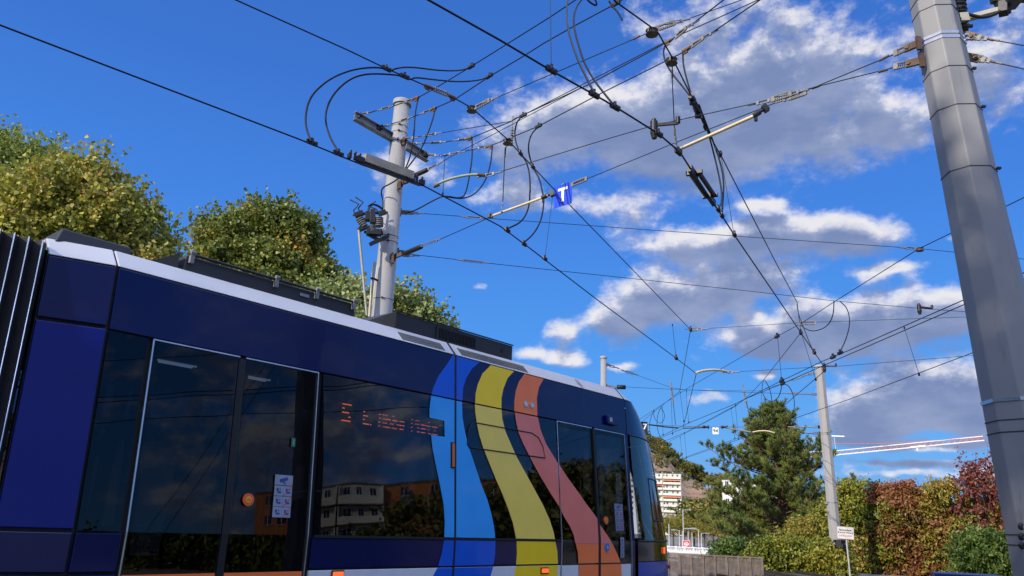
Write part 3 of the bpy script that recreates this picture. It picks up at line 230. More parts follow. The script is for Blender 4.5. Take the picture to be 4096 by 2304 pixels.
ATT=[
('mid', 'cross_arm', 'girder', 'beam', 0.1, [(-2.926, 12.204, 8.126), (-2.317, 12.741, 8.009)]),
('mid', 'cross_arm', 'girder', 'beam', 0.1, [(-2.024, 12.588, 7.784), (-1.645, 12.845, 7.67)]),
('mid', 'switch_rod', 'pale', 'tube', 0.022, [(-2.661, 12.316, 6.002), (-2.599, 12.354, 5.634), (-2.51, 12.408, 5.115), (-2.412, 12.469, 4.539)]),
('mid', 'conduit', 'pale', 'tube', 0.028, [(-2.388, 12.575, 5.517), (-2.396, 12.575, 5.235), (-2.387, 12.575, 4.546)]),
('mid', 'conduit', 'pale', 'tube', 0.02, [(-2.36, 12.733, 5.517), (-2.375, 12.731, 5.097), (-2.383, 12.729, 4.755)]),
('mid', 'conduit_clip', 'dark', 'tube', 0.02, [(-2.413, 12.52, 5.208), (-2.38, 12.555, 5.221), (-2.321, 12.639, 5.211)]),
('mid', 'switch_bracket', 'dark', 'beam', 0.09, [(-2.45, 12.359, 5.768), (-2.187, 12.51, 5.982)]),
('mid', 'switch_bracket', 'dark', 'beam', 0.07, [(-2.527, 12.395, 5.968), (-2.331, 12.433, 5.879)]),
('mid', 'insulator', 'grey', 'finned', 0.07, [(-2.678, 12.312, 6.223), (-2.571, 12.335, 6.069)]),
('mid', 'insulator', 'grey', 'finned', 0.08, [(-2.351, 12.379, 6.273), (-2.335, 12.382, 6.098)]),
('mid', 'insulator', 'grey', 'finned', 0.06, [(-2.453, 12.359, 6.124), (-2.432, 12.363, 5.999)]),
('mid', 'insulator', 'brown', 'finned', 0.05, [(-2.317, 12.385, 6.052), (-2.309, 12.387, 5.958)]),
('mid', 'switch_contact', 'dark', 'beam', 0.11, [(-2.745, 12.297, 6.254), (-2.623, 12.324, 6.327)]),
('mid', 'switch_contact', 'dark', 'beam', 0.12, [(-2.545, 12.34, 6.345), (-2.531, 12.343, 6.186)]),
('mid', 'switch_contact', 'dark', 'beam', 0.13, [(-2.463, 12.357, 6.396), (-2.445, 12.36, 6.149)]),
('mid', 'switch_contact', 'dark', 'beam', 0.1, [(-2.363, 12.376, 6.335), (-2.244, 12.399, 6.39)]),
('mid', 'switch_contact', 'dark', 'beam', 0.1, [(-2.651, 12.318, 6.012), (-2.529, 12.344, 6.091)]),
('mid', 'switch_contact', 'dark', 'beam', 0.14, [(-2.538, 12.362, 5.986), (-2.294, 12.41, 5.999)]),
('mid', 'arcing_horn', 'dark', 'tube', 0.012, [(-2.756, 12.295, 6.293), (-2.782, 12.287, 6.345), (-2.698, 12.273, 6.458), (-2.85, 12.273, 6.537)]),
('mid', 'arcing_horn', 'dark', 'tube', 0.012, [(-2.674, 12.313, 6.336), (-2.708, 12.306, 6.396), (-2.632, 12.294, 6.507), (-2.77, 12.292, 6.597)]),
('mid', 'arcing_horn', 'dark', 'tube', 0.012, [(-2.374, 12.374, 6.374), (-2.415, 12.367, 6.426), (-2.562, 12.371, 6.474), (-2.427, 12.364, 6.567)]),
('mid', 'switch_cable', 'dark', 'tube', 0.02, [(-2.545, 12.34, 6.345), (-2.537, 12.378, 6.458), (-2.499, 12.412, 6.531), (-2.414, 12.487, 6.542), (-2.335, 12.585, 6.514)]),
('mid', 'bracket', 'brown', 'beam', 0.06, [(-2.099, 12.627, 5.722), (-2.084, 12.629, 5.533)]),
('mid', 'bracket', 'brown', 'beam', 0.06, [(-2.089, 12.628, 7.949), (-2.077, 12.63, 7.803)]),
('mid', 'bracket', 'brown', 'beam', 0.06, [(-2.091, 12.628, 7.091), (-2.079, 12.63, 6.94)]),
('right', 'arm', 'pale', 'beam', 0.07, [(4.611, 6.781, 6.508), (4.966, 6.65, 6.557)]),
('right', 'arm_bracket', 'pale', 'beam', 0.14, [(4.464, 6.699, 6.42), (4.557, 6.697, 6.431)]),
('right', 'arm_bracket', 'dark', 'beam', 0.1, [(4.495, 6.739, 6.375), (4.57, 6.688, 6.358)]),
('right', 'insulator', 'dark', 'finned', 0.1, [(4.503, 6.733, 6.734), (4.5, 6.735, 6.489)]),
('right', 'power_cable', 'dark', 'tube', 0.018, [(4.467, 6.697, 6.51), (4.548, 6.688, 6.507), (4.642, 6.686, 6.477), (4.723, 6.683, 6.457), (4.828, 6.664, 6.478), (4.892, 6.643, 6.515)]),
('right', 'floodlight', 'dark', 'beam', 0.2, [(4.928, 6.679, 6.661), (5.116, 6.662, 6.7)]),
('right', 'floodlight_bracket', 'dark', 'beam', 0.12, [(4.938, 6.671, 6.505), (4.951, 6.661, 6.632)]),
('right', 'cable_loop', 'dark', 'tube', 0.02, [(4.213, 6.445, 1.46), (4.182, 6.445, 1.445), (4.18, 6.448, 1.424), (4.212, 6.446, 1.413)]),
('right', 'cable_loop', 'dark', 'tube', 0.02, [(4.208, 6.448, 1.381), (4.172, 6.449, 1.365), (4.176, 6.454, 1.342), (4.203, 6.452, 1.338)]),
('right', 'cable_loop', 'dark', 'tube', 0.02, [(4.2, 6.454, 1.306), (4.169, 6.454, 1.295), (4.17, 6.458, 1.277), (4.196, 6.456, 1.273)]),
('far', 'cable_box', 'dark', 'beam', 0.35, [(12.958, 30.892, 1.188), (12.949, 30.896, 0.9)]),
('far', 'camera_box', 'grey', 'beam', 0.15, [(12.626, 31.246, 2.542), (12.742, 31.198, 2.555)]),
('far', 'camera_box', 'grey', 'beam', 0.12, [(12.737, 31.2, 2.252), (12.738, 31.2, 2.16)]),
('far', 'rail_clamp', 'dark', 'beam', 0.16, [(12.738, 31.308, 5.582), (12.738, 31.308, 5.46)]),
('far', 'rail_clamp', 'dark', 'beam', 0.16, [(12.751, 31.303, 5.328), (12.752, 31.302, 5.231)])]

# ---------------------------------------------------------------- materials
def new_mat(name):
    m = bpy.data.materials.new(name); m.use_nodes = True
    nt = m.node_tree; nt.nodes.clear()
    out = nt.nodes.new('ShaderNodeOutputMaterial'); p = nt.nodes.new('ShaderNodeBsdfPrincipled')
    nt.links.new(p.outputs[0], out.inputs[0]); return m, nt, p, out
def mat(name, col, rough=.5, metal=0, var=.15, scale=6., bump=0, coat=0, spec=.5, stretch=None, col2=None):
    m, nt, p, out = new_mat(name); N, L = nt.nodes, nt.links
    tc = N.new('ShaderNodeTexCoord'); mp = N.new('ShaderNodeMapping'); L.new(tc.outputs['Object'], mp.inputs[0])
    if stretch: mp.inputs['Scale'].default_value = stretch
    nz = N.new('ShaderNodeTexNoise'); nz.inputs['Scale'].default_value = scale; nz.inputs['Detail'].default_value = 6
    L.new(mp.outputs[0], nz.inputs['Vector'])
    cr = N.new('ShaderNodeValToRGB'); e = cr.color_ramp.elements
    e[0].position = .3; e[1].position = .72
    c2 = col2 or tuple(min(1, c * (1 + var)) for c in col)
    e[0].color = (*[c * (1 - var) for c in col], 1); e[1].color = (*c2, 1)
    L.new(nz.outputs[0], cr.inputs[0]); L.new(cr.outputs[0], p.inputs['Base Color'])
    rr = N.new('ShaderNodeMapRange'); L.new(nz.outputs[0], rr.inputs[0]); rr.inputs[3].default_value = max(0, rough * .85); rr.inputs[4].default_value = min(1, rough * 1.2)
    L.new(rr.outputs[0], p.inputs['Roughness'])
    p.inputs['Metallic'].default_value = metal; p.inputs['Specular IOR Level'].default_value = spec
    if coat: p.inputs['Coat Weight'].default_value = coat; p.inputs['Coat Roughness'].default_value = .03
    if bump:
        b = N.new('ShaderNodeBump'); b.inputs['Strength'].default_value = bump; b.inputs['Distance'].default_value = .02
        L.new(nz.outputs[0], b.inputs['Height']); L.new(b.outputs[0], p.inputs['Normal'])
    return m
def glass(name, tint=(.20, .24, .30), boost=1.0):
    m, nt, p, out = new_mat(name); N, L = nt.nodes, nt.links
    N.remove(p)
    t = N.new('ShaderNodeBsdfTransparent'); t.inputs[0].default_value = (*tint, 1)
    g = N.new('ShaderNodeBsdfGlossy'); g.inputs['Roughness'].default_value = .0; g.inputs[0].default_value = (.95, .95, .97, 1)
    f = N.new('ShaderNodeFresnel'); f.inputs[0].default_value = 1.52
    mu = N.new('ShaderNodeMath'); mu.operation = 'MULTIPLY'; mu.inputs[1].default_value = boost; mu.use_clamp = True
    nz = N.new('ShaderNodeTexNoise'); nz.inputs['Scale'].default_value = 1.1; nz.inputs['Detail'].default_value = 1
    tc = N.new('ShaderNodeTexCoord'); L.new(tc.outputs['Object'], nz.inputs['Vector'])
    b = N.new('ShaderNodeBump'); b.inputs['Strength'].default_value = .05; b.inputs['Distance'].default_value = .05
    L.new(nz.outputs[0], b.inputs['Height']); L.new(b.outputs[0], g.inputs['Normal'])
    x = N.new('ShaderNodeMixShader'); L.new(f.outputs[0], mu.inputs[0]); L.new(mu.outputs[0], x.inputs[0])
    L.new(t.outputs[0], x.inputs[1]); L.new(g.outputs[0], x.inputs[2]); L.new(x.outputs[0], out.inputs[0]); return m
def emit(name, col, s):
    m, nt, p, out = new_mat(name)
    p.inputs['Base Color'].default_value = (*col, 1); p.inputs['Emission Color'].default_value = (*col, 1); p.inputs['Emission Strength'].default_value = s
    return m
def leafmat(name, stops, rough=.45, trans=.3, nscale=.5):
    """each leaf its own tint (random per island) plus patches of ripeness through the crown"""
    m, nt, p, out = new_mat(name); N, L = nt.nodes, nt.links
    ge = N.new('ShaderNodeNewGeometry'); tc = N.new('ShaderNodeTexCoord')
    nz = N.new('ShaderNodeTexNoise'); nz.inputs['Scale'].default_value = nscale; nz.inputs['Detail'].default_value = 3
    L.new(tc.outputs['Object'], nz.inputs['Vector'])
    a = N.new('ShaderNodeMath'); a.operation = 'MULTIPLY_ADD'; L.new(nz.outputs[0], a.inputs[0]); a.inputs[1].default_value = 1.5; a.inputs[2].default_value = -.52
    b = N.new('ShaderNodeMath'); b.operation = 'MULTIPLY_ADD'; b.use_clamp = True
    L.new(ge.outputs['Random Per Island'], b.inputs[0]); b.inputs[1].default_value = .55; L.new(a.outputs[0], b.inputs[2])
    cr = N.new('ShaderNodeValToRGB'); e = cr.color_ramp.elements
    while len(e) > 1: e.remove(e[0])
    e[0].position = stops[0][0]; e[0].color = (*stops[0][1], 1)
    for p_, c in stops[1:]: k = e.new(p_); k.color = (*c, 1)
    L.new(b.outputs[0], cr.inputs[0]); L.new(cr.outputs[0], p.inputs['Base Color']); p.inputs['Roughness'].default_value = rough
    p.inputs['Specular IOR Level'].default_value = .35
    tr = N.new('ShaderNodeBsdfTranslucent'); L.new(cr.outputs[0], tr.inputs[0])
    x = N.new('ShaderNodeMixShader'); x.inputs[0].default_value = trans
    L.new(p.outputs[0], x.inputs[1]); L.new(tr.outputs[0], x.inputs[2]); L.new(x.outputs[0], out.inputs[0])
    return m
MT = dict(
 wire=mat('wire_copper', (.012, .012, .014), .5, .6), dark=mat('dark_steel', (.03, .03, .032), .45, .5, bump=.2), rubber=mat('black_rubber', (.006, .006, .007), .6),
 grey=mat('grey_fitting', (.20, .20, .20), .55, .2), pale=mat('pale_galvanised', (.42, .40, .30), .5, .2), brown=mat('rusty_bronze', (.13, .075, .04), .6, .2, .35, 20),
 ribbed=mat('ribbed_grey_insulator', (.22, .20, .18), .6), girder=mat('galvanised_girder', (.26, .27, .28), .45, .4, .3, 4), cream=mat('cream_rod', (.62, .50, .27), .45, 0, .12),
 green=mat('green_glassfibre', (.30, .36, .20), .45), white=mat('white_enamel', (.8, .8, .8), .4), silver=mat('bright_steel', (.6, .62, .65), .25, .9),
)
def mast_mat(name, col):
    m = mat(name, col, .5, .0, .10, 1.6, .03, spec=.4, stretch=(1, 1, .35))
    N, L = m.node_tree.nodes, m.node_tree.links; p = [n_ for n_ in N if n_.type == 'BSDF_PRINCIPLED'][0]; src = p.inputs['Base Color'].links[0].from_socket
    tc = N.new('ShaderNodeTexCoord'); mp = N.new('ShaderNodeMapping'); mp.inputs['Scale'].default_value = (9, 9, 1.2); L.new(tc.outputs['Object'], mp.inputs[0])
    nz = N.new('ShaderNodeTexNoise'); nz.inputs['Scale'].default_value = 1.6; nz.inputs['Detail'].default_value = 8; nz.inputs['Roughness'].default_value = .65; L.new(mp.outputs[0], nz.inputs['Vector'])
    r = N.new('ShaderNodeMapRange'); L.new(nz.outputs[0], r.inputs[0]); r.inputs[1].default_value = .60; r.inputs[2].default_value = .74; r.inputs[4].default_value = .55
    x = N.new('ShaderNodeMix'); x.data_type = 'RGBA'; L.new(r.outputs[0], x.inputs[0]); L.new(src, x.inputs[6]); x.inputs[7].default_value = (.10, .07, .05, 1); L.new(x.outputs[2], p.inputs['Base Color'])
    nf = N.new('ShaderNodeTexNoise'); nf.inputs['Scale'].default_value = 60; nf.inputs['Detail'].default_value = 2; L.new(tc.outputs['Object'], nf.inputs['Vector'])
    bp = N.new('ShaderNodeBump'); bp.inputs['Strength'].default_value = .12; bp.inputs['Distance'].default_value = .004; L.new(nf.outputs[0], bp.inputs['Height']); L.new(bp.outputs[0], p.inputs['Normal'])
    return m
MT['mast'] = mast_mat('grey_painted_mast', (.31, .30, .285)); MT['mast_blue'] = mast_mat('blue_grey_painted_mast', (.235, .235, .235))

# ---------------------------------------------------------------- mesh helpers
class MB:
    def __init__(s): s.v = []; s.f = []; s.sm = []
    def add(s, vs, fs, smooth=False):
        o = len(s.v); s.v += [tuple(v) for v in vs]; s.f += [tuple(i + o for i in f) for f in fs]; s.sm += [smooth] * len(fs)
    def box(s, c, d, M=None):
        hx, hy, hz = d[0] / 2, d[1] / 2, d[2] / 2
        vs = [Vector((x * hx, y * hy, z * hz)) for x in (-1, 1) for y in (-1, 1) for z in (-1, 1)]
        if M is not None: vs = [M @ v for v in vs]
        vs = [v + Vector(c) for v in vs]
        s.add(vs, [(0, 1, 3, 2), (4, 6, 7, 5), (0, 4, 5, 1), (2, 3, 7, 6), (0, 2, 6, 4), (1, 5, 7, 3)])
    def beam(s, a, b, w, h=None):
        a, b = Vector(a), Vector(b); d = b - a; L = d.length
        if L < 1e-6: return
        q = d.to_track_quat('Y', 'Z').to_matrix()
        s.box((a + b) / 2, (w, L, h or w), q)
    def tube(s, pts, r, n=6, caps=True):
        pts = [Vector(p) for p in pts]; rings = []
        up = Vector((0, 0, 1)); m = len(pts)
        rr = r if isinstance(r, (list, tuple)) else [r] * m
        prev = None
        for i in range(m):
            t = (pts[min(i + 1, m - 1)] - pts[max(i - 1, 0)]).normalized()
            a = prev if prev is not None else (Vector((1, 0, 0)) if abs(t.z) > .9 else up)
            x = (a - t * a.dot(t))
            if x.length < 1e-5: x = t.orthogonal()
            x.normalize(); y = t.cross(x); prev = x
            rings.append([pts[i] + (x * math.cos(k * 2 * math.pi / n) + y * math.sin(k * 2 * math.pi / n)) * rr[i] for k in range(n)])
        vs = [v for R_ in rings for v in R_]; fs = []
        for i in range(m - 1):
            for k in range(n):
                a = i * n + k; b = i * n + (k + 1) % n; fs.append((a, b, b + n, a + n))
        s.add(vs, fs, True)
        if caps: s.add(rings[0][::-1], [tuple(range(n))]); s.add(rings[-1], [tuple(range(n))])
    def finned(s, a, b, r, fins=5, core=.5, n=10):
        a, b = Vector(a), Vector(b); pts = []; rs = []
        for i in range(fins):
            for u, k in ((.05, core), (.3, core), (.35, 1), (.65, 1), (.7, core)):
                pts.append(a.lerp(b, (i + u) / fins)); rs.append(r * k)
        s.tube(pts, rs, n)
    def build(s, name, m, parent=None, loc=None, bevel=0):
        me = bpy.data.meshes.new(name); 
        off = Vector(loc) if loc is not None else Vector((0, 0, 0))
        me.from_pydata([tuple(Vector(v) - off) for v in s.v], [], s.f)
        me.polygons.foreach_set('use_smooth', s.sm); me.materials.append(m); me.update()
        o = bpy.data.objects.new(name, me); COL.objects.link(o); o.location = off
        if parent is not None: o.parent = parent; o.location = off
        if bevel:
            b = o.modifiers.new('bevel', 'BEVEL'); b.width = bevel; b.segments = 2; b.limit_method = 'ANGLE'
        return o
def child_world(o, parent):
    """keep world coordinates although the parent sits elsewhere (parents here have no rotation)"""
    o.parent = parent; o.location = o.location - parent.location if parent.location.length else o.location
def tag(o, label, cat, group=None):
    o['label'] = label; o['category'] = cat
    if group: o['group'] = group
    return o
def empty(name, loc, label, cat, group=None, rz=0):
    o = bpy.data.objects.new(name, None); COL.objects.link(o); o.location = loc; o.rotation_euler = (0, 0, rz); o.empty_display_size = .2
    return tag(o, label, cat, group)
def W2(mb, name, m, root, **k):
    """mesh given in world metres -> part of root (root not rotated)"""
    return mb.build(name, m, root, **k) if root.location.length == 0 else _w2(mb, name, m, root, **k)
def _w2(mb, name, m, root, **k):
    r = root.location; mb.v = [(v[0] - r.x, v[1] - r.y, v[2] - r.z) for v in mb.v]
    return mb.build(name, m, root, **k)
def arrays(name, V, F, m, parent=None, smooth=False):
    """V (n,3), F (m,k) numpy -> object, fast"""
    me = bpy.data.meshes.new(name); k = F.shape[1]
    me.vertices.add(len(V)); me.vertices.foreach_set('co', V.astype(np.float32).ravel())
    me.loops.add(F.size); me.loops.foreach_set('vertex_index', F.astype(np.int32).ravel())
    me.polygons.add(len(F)); me.polygons.foreach_set('loop_start', np.arange(0, F.size, k, dtype=np.int32)); me.polygons.foreach_set('loop_total', np.full(len(F), k, dtype=np.int32))
    me.materials.append(m); me.update(calc_edges=True); me.validate()
    o = bpy.data.objects.new(name, me); COL.objects.link(o)
    if parent is not None: o.parent = parent
    return o
def text_mesh(name, body, size, m, parent, M, ext=.002, bold=0.0, align='CENTER'):
    cu = bpy.data.curves.new(name, 'FONT'); cu.body = body; cu.size = size; cu.align_x = align; cu.align_y = 'CENTER'; cu.extrude = ext; cu.offset = bold
    t = bpy.data.objects.new(name + '_tmp', cu); COL.objects.link(t)
    dg = bpy.context.evaluated_depsgraph_get(); me = bpy.data.meshes.new_from_object(t.evaluated_get(dg))
    bpy.data.objects.remove(t); me.materials.clear(); me.materials.append(m); me.name = name
    me.transform(M); o = bpy.data.objects.new(name, me); COL.objects.link(o); o.parent = parent
    return o

# ---------------------------------------------------------------- setting: ground, tracks, hill
def sstep(a, b, x):
    t = np.clip((x - a) / (b - a), 0, 1); return t * t * (3 - 2 * t)
def ground_z(x, y):
    D = np.hypot(x, y); A = np.degrees(np.arctan2(x, y))
    side = 1 - sstep(17.5, 22, A); side = side * (sstep(4, 9, A))
    z = -.14 - side * (.5 * sstep(26.5, 28.5, D) + 1.3 * sstep(34, 60, D)) 
    return np.where(D > 60, np.minimum(z, -.14 - 1.8 * sstep(60, 80, D) * (1 - side) - 1.8 * side), z)
rs = np.concatenate([np.linspace(0.01, 70, 120), np.geomspace(74, 5200, 50)]); th = np.radians(np.linspace(0, 360, 181)[:-1])
Rg, Tg = np.meshgrid(rs, th, indexing='ij'); gx, gy = Rg * np.sin(Tg), Rg * np.cos(Tg)
GV = np.stack([gx, gy, ground_z(gx, gy)], -1).reshape(-1, 3); n_t = 180
ii, jj = np.meshgrid(np.arange(len(rs) - 1), np.arange(n_t), indexing='ij'); a_ = ii * n_t + jj; b_ = ii * n_t + (jj + 1) % n_t
GF = np.stack([a_, a_ + n_t, b_ + n_t, b_], -1).reshape(-1, 4)
gm = mat('pale_gravel', (.20, .18, .15), .95, 0, .3, 1.2, .4)
gr = arrays('ground', GV, GF, gm); gr['kind'] = 'structure'
def offset_path(P, d):
    out = []
    for i, p in enumerate(P):
        t = (Vector(P[min(i + 1, len(P) - 1)]) - Vector(P[max(i - 1, 0)])); t.z = 0; t.normalize()
        out.append((p[0] - t.y * d, p[1] + t.x * d, p[2]))
    return out
def smooth_path(P, n=4):
    for _ in range(n):
        Q = [P[0]]
        for a, b in zip(P, P[1:]):
            Q += [tuple(Vector(a).lerp(Vector(b), .25)), tuple(Vector(a).lerp(Vector(b), .75))]
        P = Q + [P[-1]]
    return P
bed = MB(); rails = MB(); sleep = MB()
tracks = [[(-12.6, -4.4, 0), (-4.4, 5.0, 0), (-.65, 9.3, 0), (4.0, 15.9, 0), (7.4, 23.5, 0), (8.6, 36, 0)],
          [(-7.6, -6.0, 0), (-.9, 3.9, 0), (3.1, 10.2, 0), (6.4, 17.3, 0), (8.6, 26, 0), (8.9, 36, 0)],
          [(8.6, 5, 0), (8.2, 14, 0), (7.9, 22, 0), (7.7, 38, 0)], [(11.2, 8, 0), (10.9, 20, 0), (10.6, 32, 0), (10.4, 44, 0)]]
tracks[1][0] = (-9.0, -5.2, 0)
for ti, T_ in enumerate(tracks):
    p = smooth_path(T_, 4)
    for d in (-.72, .72):
        q = offset_path(p, d)
        for a, b in zip(q, q[1:]):
            rails.beam((a[0], a[1], -.03 + ti * .001), (b[0], b[1], -.03 + ti * .001), .065, .06); rails.beam((a[0], a[1], -.09 + ti * .001), (b[0], b[1], -.09 + ti * .001), .02, .08)
ro = rails.build('track_rails', mat('worn_rail_steel', (.16, .13, .11), .35, .8, .3)); ro['kind'] = 'structure'
bedm = mat('grassy_ballast', (.045, .045, .035), .95, 0, .4, 3, .4, col2=(.05, .065, .03))
for ti, T_ in enumerate(tracks):
    p = smooth_path(T_, 4); l_, r_ = offset_path(p, 1.75), offset_path(p, -1.75); mb = MB(); zz = -.118 + ti * .004
    mb.add([(a[0], a[1], zz) for a in l_] + [(a[0], a[1], zz) for a in r_], [(i, i + 1, i + 1 + len(p), i + len(p)) for i in range(len(p) - 1)]); o = mb.build('track_bed', bedm); o['kind'] = 'structure'
hillm = mat('dry_hillside', (.44, .25, .15), .95, 0, .3, .03, 0, col2=(.36, .23, .11))
azs = np.linspace(-40, 60, 150); Ds = np.linspace(420, 1100, 40)
ridge = np.interp(azs, [-40, 6, 10.5, 11.2, 12.3, 13.4, 14.7, 16, 20, 30, 60], [3.5, 6.9, 5.6, 5.1, 4.3, 3.35, 3.0, 2.6, 1.5, .6, .2])
Ah, Dh = np.meshgrid(azs, Ds, indexing='ij')
Zh = -3 + (ridge[:, None] / 57.3 * 800 + 3) * sstep(420, 800, Dh) * (1 - .5 * sstep(820, 1100, Dh)) + 2.5 * np.sin(Ah * 3.1 + Dh * .013) * sstep(430, 700, Dh)
HV = np.stack([Dh * np.sin(np.radians(Ah)), Dh * np.cos(np.radians(Ah)), Zh], -1).reshape(-1, 3)
nj = len(Ds); i2, j2 = np.meshgrid(np.arange(len(azs) - 1), np.arange(nj - 1), indexing='ij'); a_ = i2 * nj + j2
hill = arrays('hillside', HV, np.stack([a_, a_ + nj, a_ + nj + 1, a_ + 1], -1).reshape(-1, 4), hillm); hill['kind'] = 'structure'
for p in hill.data.polygons: p.use_smooth = True
def hill_z(A, D):
    r = np.interp(A, azs, ridge); return -3 + (r / 57.3 * 800 + 3) * sstep(420, 800, D) * (1 - .5 * sstep(820, 1100, D)) + 2.5 * np.sin(A * 3.1 + D * .013) * sstep(430, 700, D)

# ---------------------------------------------------------------- vegetation
rng = np.random.default_rng(7)
def unit(n, g=None):
    v = (g or rng).normal(size=(n, 3)); return v / np.linalg.norm(v, axis=1, keepdims=True)
LEAF = {'round': np.array([(0, 0), (.38, .18), (.5, .55), (0, 1.05), (-.5, .55), (-.38, .18)]),
        'long': np.array([(0, 0), (.22, .25), (.26, .6), (0, 1.15), (-.26, .6), (-.22, .25)]),
        'quad': np.array([(0, 0), (.42, .5), (0, 1.05), (-.42, .5)])}
def leaves(C, size, shape='round', droop=.4, up=None):
    """C (n,3) leaf positions -> vertices, faces"""
    n = len(C); S = LEAF[shape]; k = len(S)
    d = unit(n); d[:, 2] -= droop; d /= np.linalg.norm(d, axis=1, keepdims=True)
    a = unit(n); a[:, 2] += .6; w = np.cross(d, a); w /= np.linalg.norm(w, axis=1, keepdims=True) + 1e-9
    nn = np.cross(w, d)
    s = size * (.7 + .6 * rng.random((n, 1, 1)))
    x = S[None, :, 0, None] * w[:, None, :]; y = S[None, :, 1, None] * d[:, None, :]
    z = (np.abs(S[None, :, 0, None]) * .5 - (S[None, :, 1, None] ** 2) * .18) * nn[:, None, :]
    V = C[:, None, :] + (x + y + z) * s
    return V.reshape(-1, 3), (np.arange(n * k).reshape(n, k))
def clumps(lobes, n_cl, n_leaf, cr, flat=.85, keep=None):
    """leaf positions: leafy twigs spread over and inside overlapping lobes"""
    vol = np.array([l[3] ** 2 for l in lobes]); pick = rng.choice(len(lobes), n_cl, p=vol / vol.sum())
    L_ = np.array([l[:3] for l in lobes])[pick]; R_ = np.array([l[3] for l in lobes])[pick][:, None]
    u = unit(n_cl); u[:, 2] = np.where(u[:, 2] < -.6, -u[:, 2], u[:, 2])
    rr = R_ * (.58 + .46 * rng.random((n_cl, 1)) ** .6); rr *= 1 + .13 * np.sin(u[:, :1] * 8 + pick[:, None]) + .10 * np.sin(u[:, 2:] * 11 + u[:, 1:2] * 7)
    c = L_ + u * rr * np.array([1, 1, flat])
    k = rng.poisson(n_leaf, n_cl) + 2; rep = np.repeat(np.arange(n_cl), k)
    ax = u[rep] * rng.random((len(rep), 1)) * cr * 1.5
    return c[rep] + ax + rng.normal(size=(len(rep), 3)) * cr * .42
def twigs(mb, base, tips, r0, r1, wig=.15):
    for t in tips:
        a, b = Vector(base), Vector(t); m1 = a.lerp(b, .4) + Vector(rng.normal(size=3) * wig); m2 = a.lerp(b, .75) + Vector(rng.normal(size=3) * wig)
        mb.tube([a, m1, m2, b], [r0, r0 * .7, r0 * .4, r1], 6)
barkm = mat('bark', (.09, .07, .05), .9, 0, .4, 9, .5)
def pol(A, D, z=0): return (D * math.sin(rad(A)), D * math.cos(rad(A)), z)
def lobe(A, E, D, r): return (*pol(A, D, 1.3 + D * math.tan(rad(E))), r)
def sprigs(lobes, n, ln, flat=.85):
    pick = rng.integers(0, len(lobes), n); L_ = np.array([l[:3] for l in lobes])[pick]; R_ = np.array([l[3] for l in lobes])[pick][:, None]
    u = unit(n); u[:, 2] = np.abs(u[:, 2]); b = L_ + u * R_ * .92 * np.array([1, 1, flat]); d = u * .7 + np.array([0, 0, .8]) + rng.normal(size=(n, 3)) * .25; d /= np.linalg.norm(d, axis=1, keepdims=True)
    l_ = ln * (.5 + rng.random((n, 1))); s = np.linspace(0, 1, 16)[None, :, None]
    P_ = b[:, None] + d[:, None] * l_[:, None] * s + rng.normal(size=(n, 16, 3)) * (.09 * (1.1 - s)); return P_.reshape(-1, 3)
def broad_tree(name, label, lobes, base, n_cl, n_leaf, cr, size, lm, shape='round', droop=.4, group=None, trunk=.2, cat='tree', limbs=None, flat=.85):
    root = empty(name, base, label, cat, group)
    C = clumps(lobes, n_cl, n_leaf, cr, flat)
    if n_cl > 1600: C = np.concatenate([C, sprigs(lobes, 620, .55, flat)])
    C = C - np.array(base)
    C = C[C[:, 2] > .05]
    V, F = leaves(C, size, shape, droop)
    arrays('crown', V, F, lm, root)
    mb = MB(); cz = sum(l[2] for l in lobes) / len(lobes) - base[2]; cx = sum(l[0] for l in lobes) / len(lobes) - base[0]; cy = sum(l[1] for l in lobes) / len(lobes) - base[1]
    fork = Vector((cx * .3, cy * .3, max(.3, cz * .45)))
    mb.tube([(0, 0, -.3), (0, 0, fork.z * .5), fork, (cx * .7, cy * .7, cz)], [trunk, trunk * .85, trunk * .7, trunk * .35], 9)
    for l in lobes:
        p = Vector((l[0] - base[0], l[1] - base[1], l[2] - base[2])); twigs(mb, fork, [p], trunk * .5, trunk * .12)
        tips = [p + Vector(u * l[3] * .95) for u in unit(7)]; twigs(mb, p.lerp(fork, .25), tips, trunk * .2, .008)
    mb.build('trunk', barkm, root)
    return root
lm_maple = leafmat('maple_leaves', [(0, (.06, .11, .02)), (.45, (.20, .27, .045)), (.8, (.38, .41, .08)), (1, (.48, .38, .08))], nscale=.4)
lm_linden = leafmat('autumn_linden_leaves', [(0, (.06, .10, .016)), (.35, (.24, .27, .04)), (.7, (.50, .45, .075)), (.88, (.45, .22, .06)), (1, (.55, .46, .09))], nscale=.5)
lm_green = leafmat('green_linden_leaves', [(0, (.045, .085, .018)), (.45, (.15, .20, .035)), (.85, (.34, .34, .07)), (1, (.62, .36, .06))], nscale=.7)
lm_pale = leafmat('pale_linden_leaves', [(0, (.07, .12, .028)), (.45, (.24, .29, .08)), (1, (.52, .54, .24))], nscale=.6)
broad_tree('maple_tree', 'tall green maple rising at the left edge above the dark tram bellows', [lobe(-38.5, 17.5, 18.5, 1.7), lobe(-35.6, 18.5, 18.5, 1.2), lobe(-34, 19.6, 18.5, .75), lobe(-33, 18.5, 18, .9), lobe(-40, 18.6, 19, 1.5), lobe(-35.5, 14, 18.5, 1.8), lobe(-41, 13, 19, 2.2)],
           pol(-37, 18.5, -.14), 3000, 20, .20, .08, lm_maple, 'long', .3, trunk=.22)
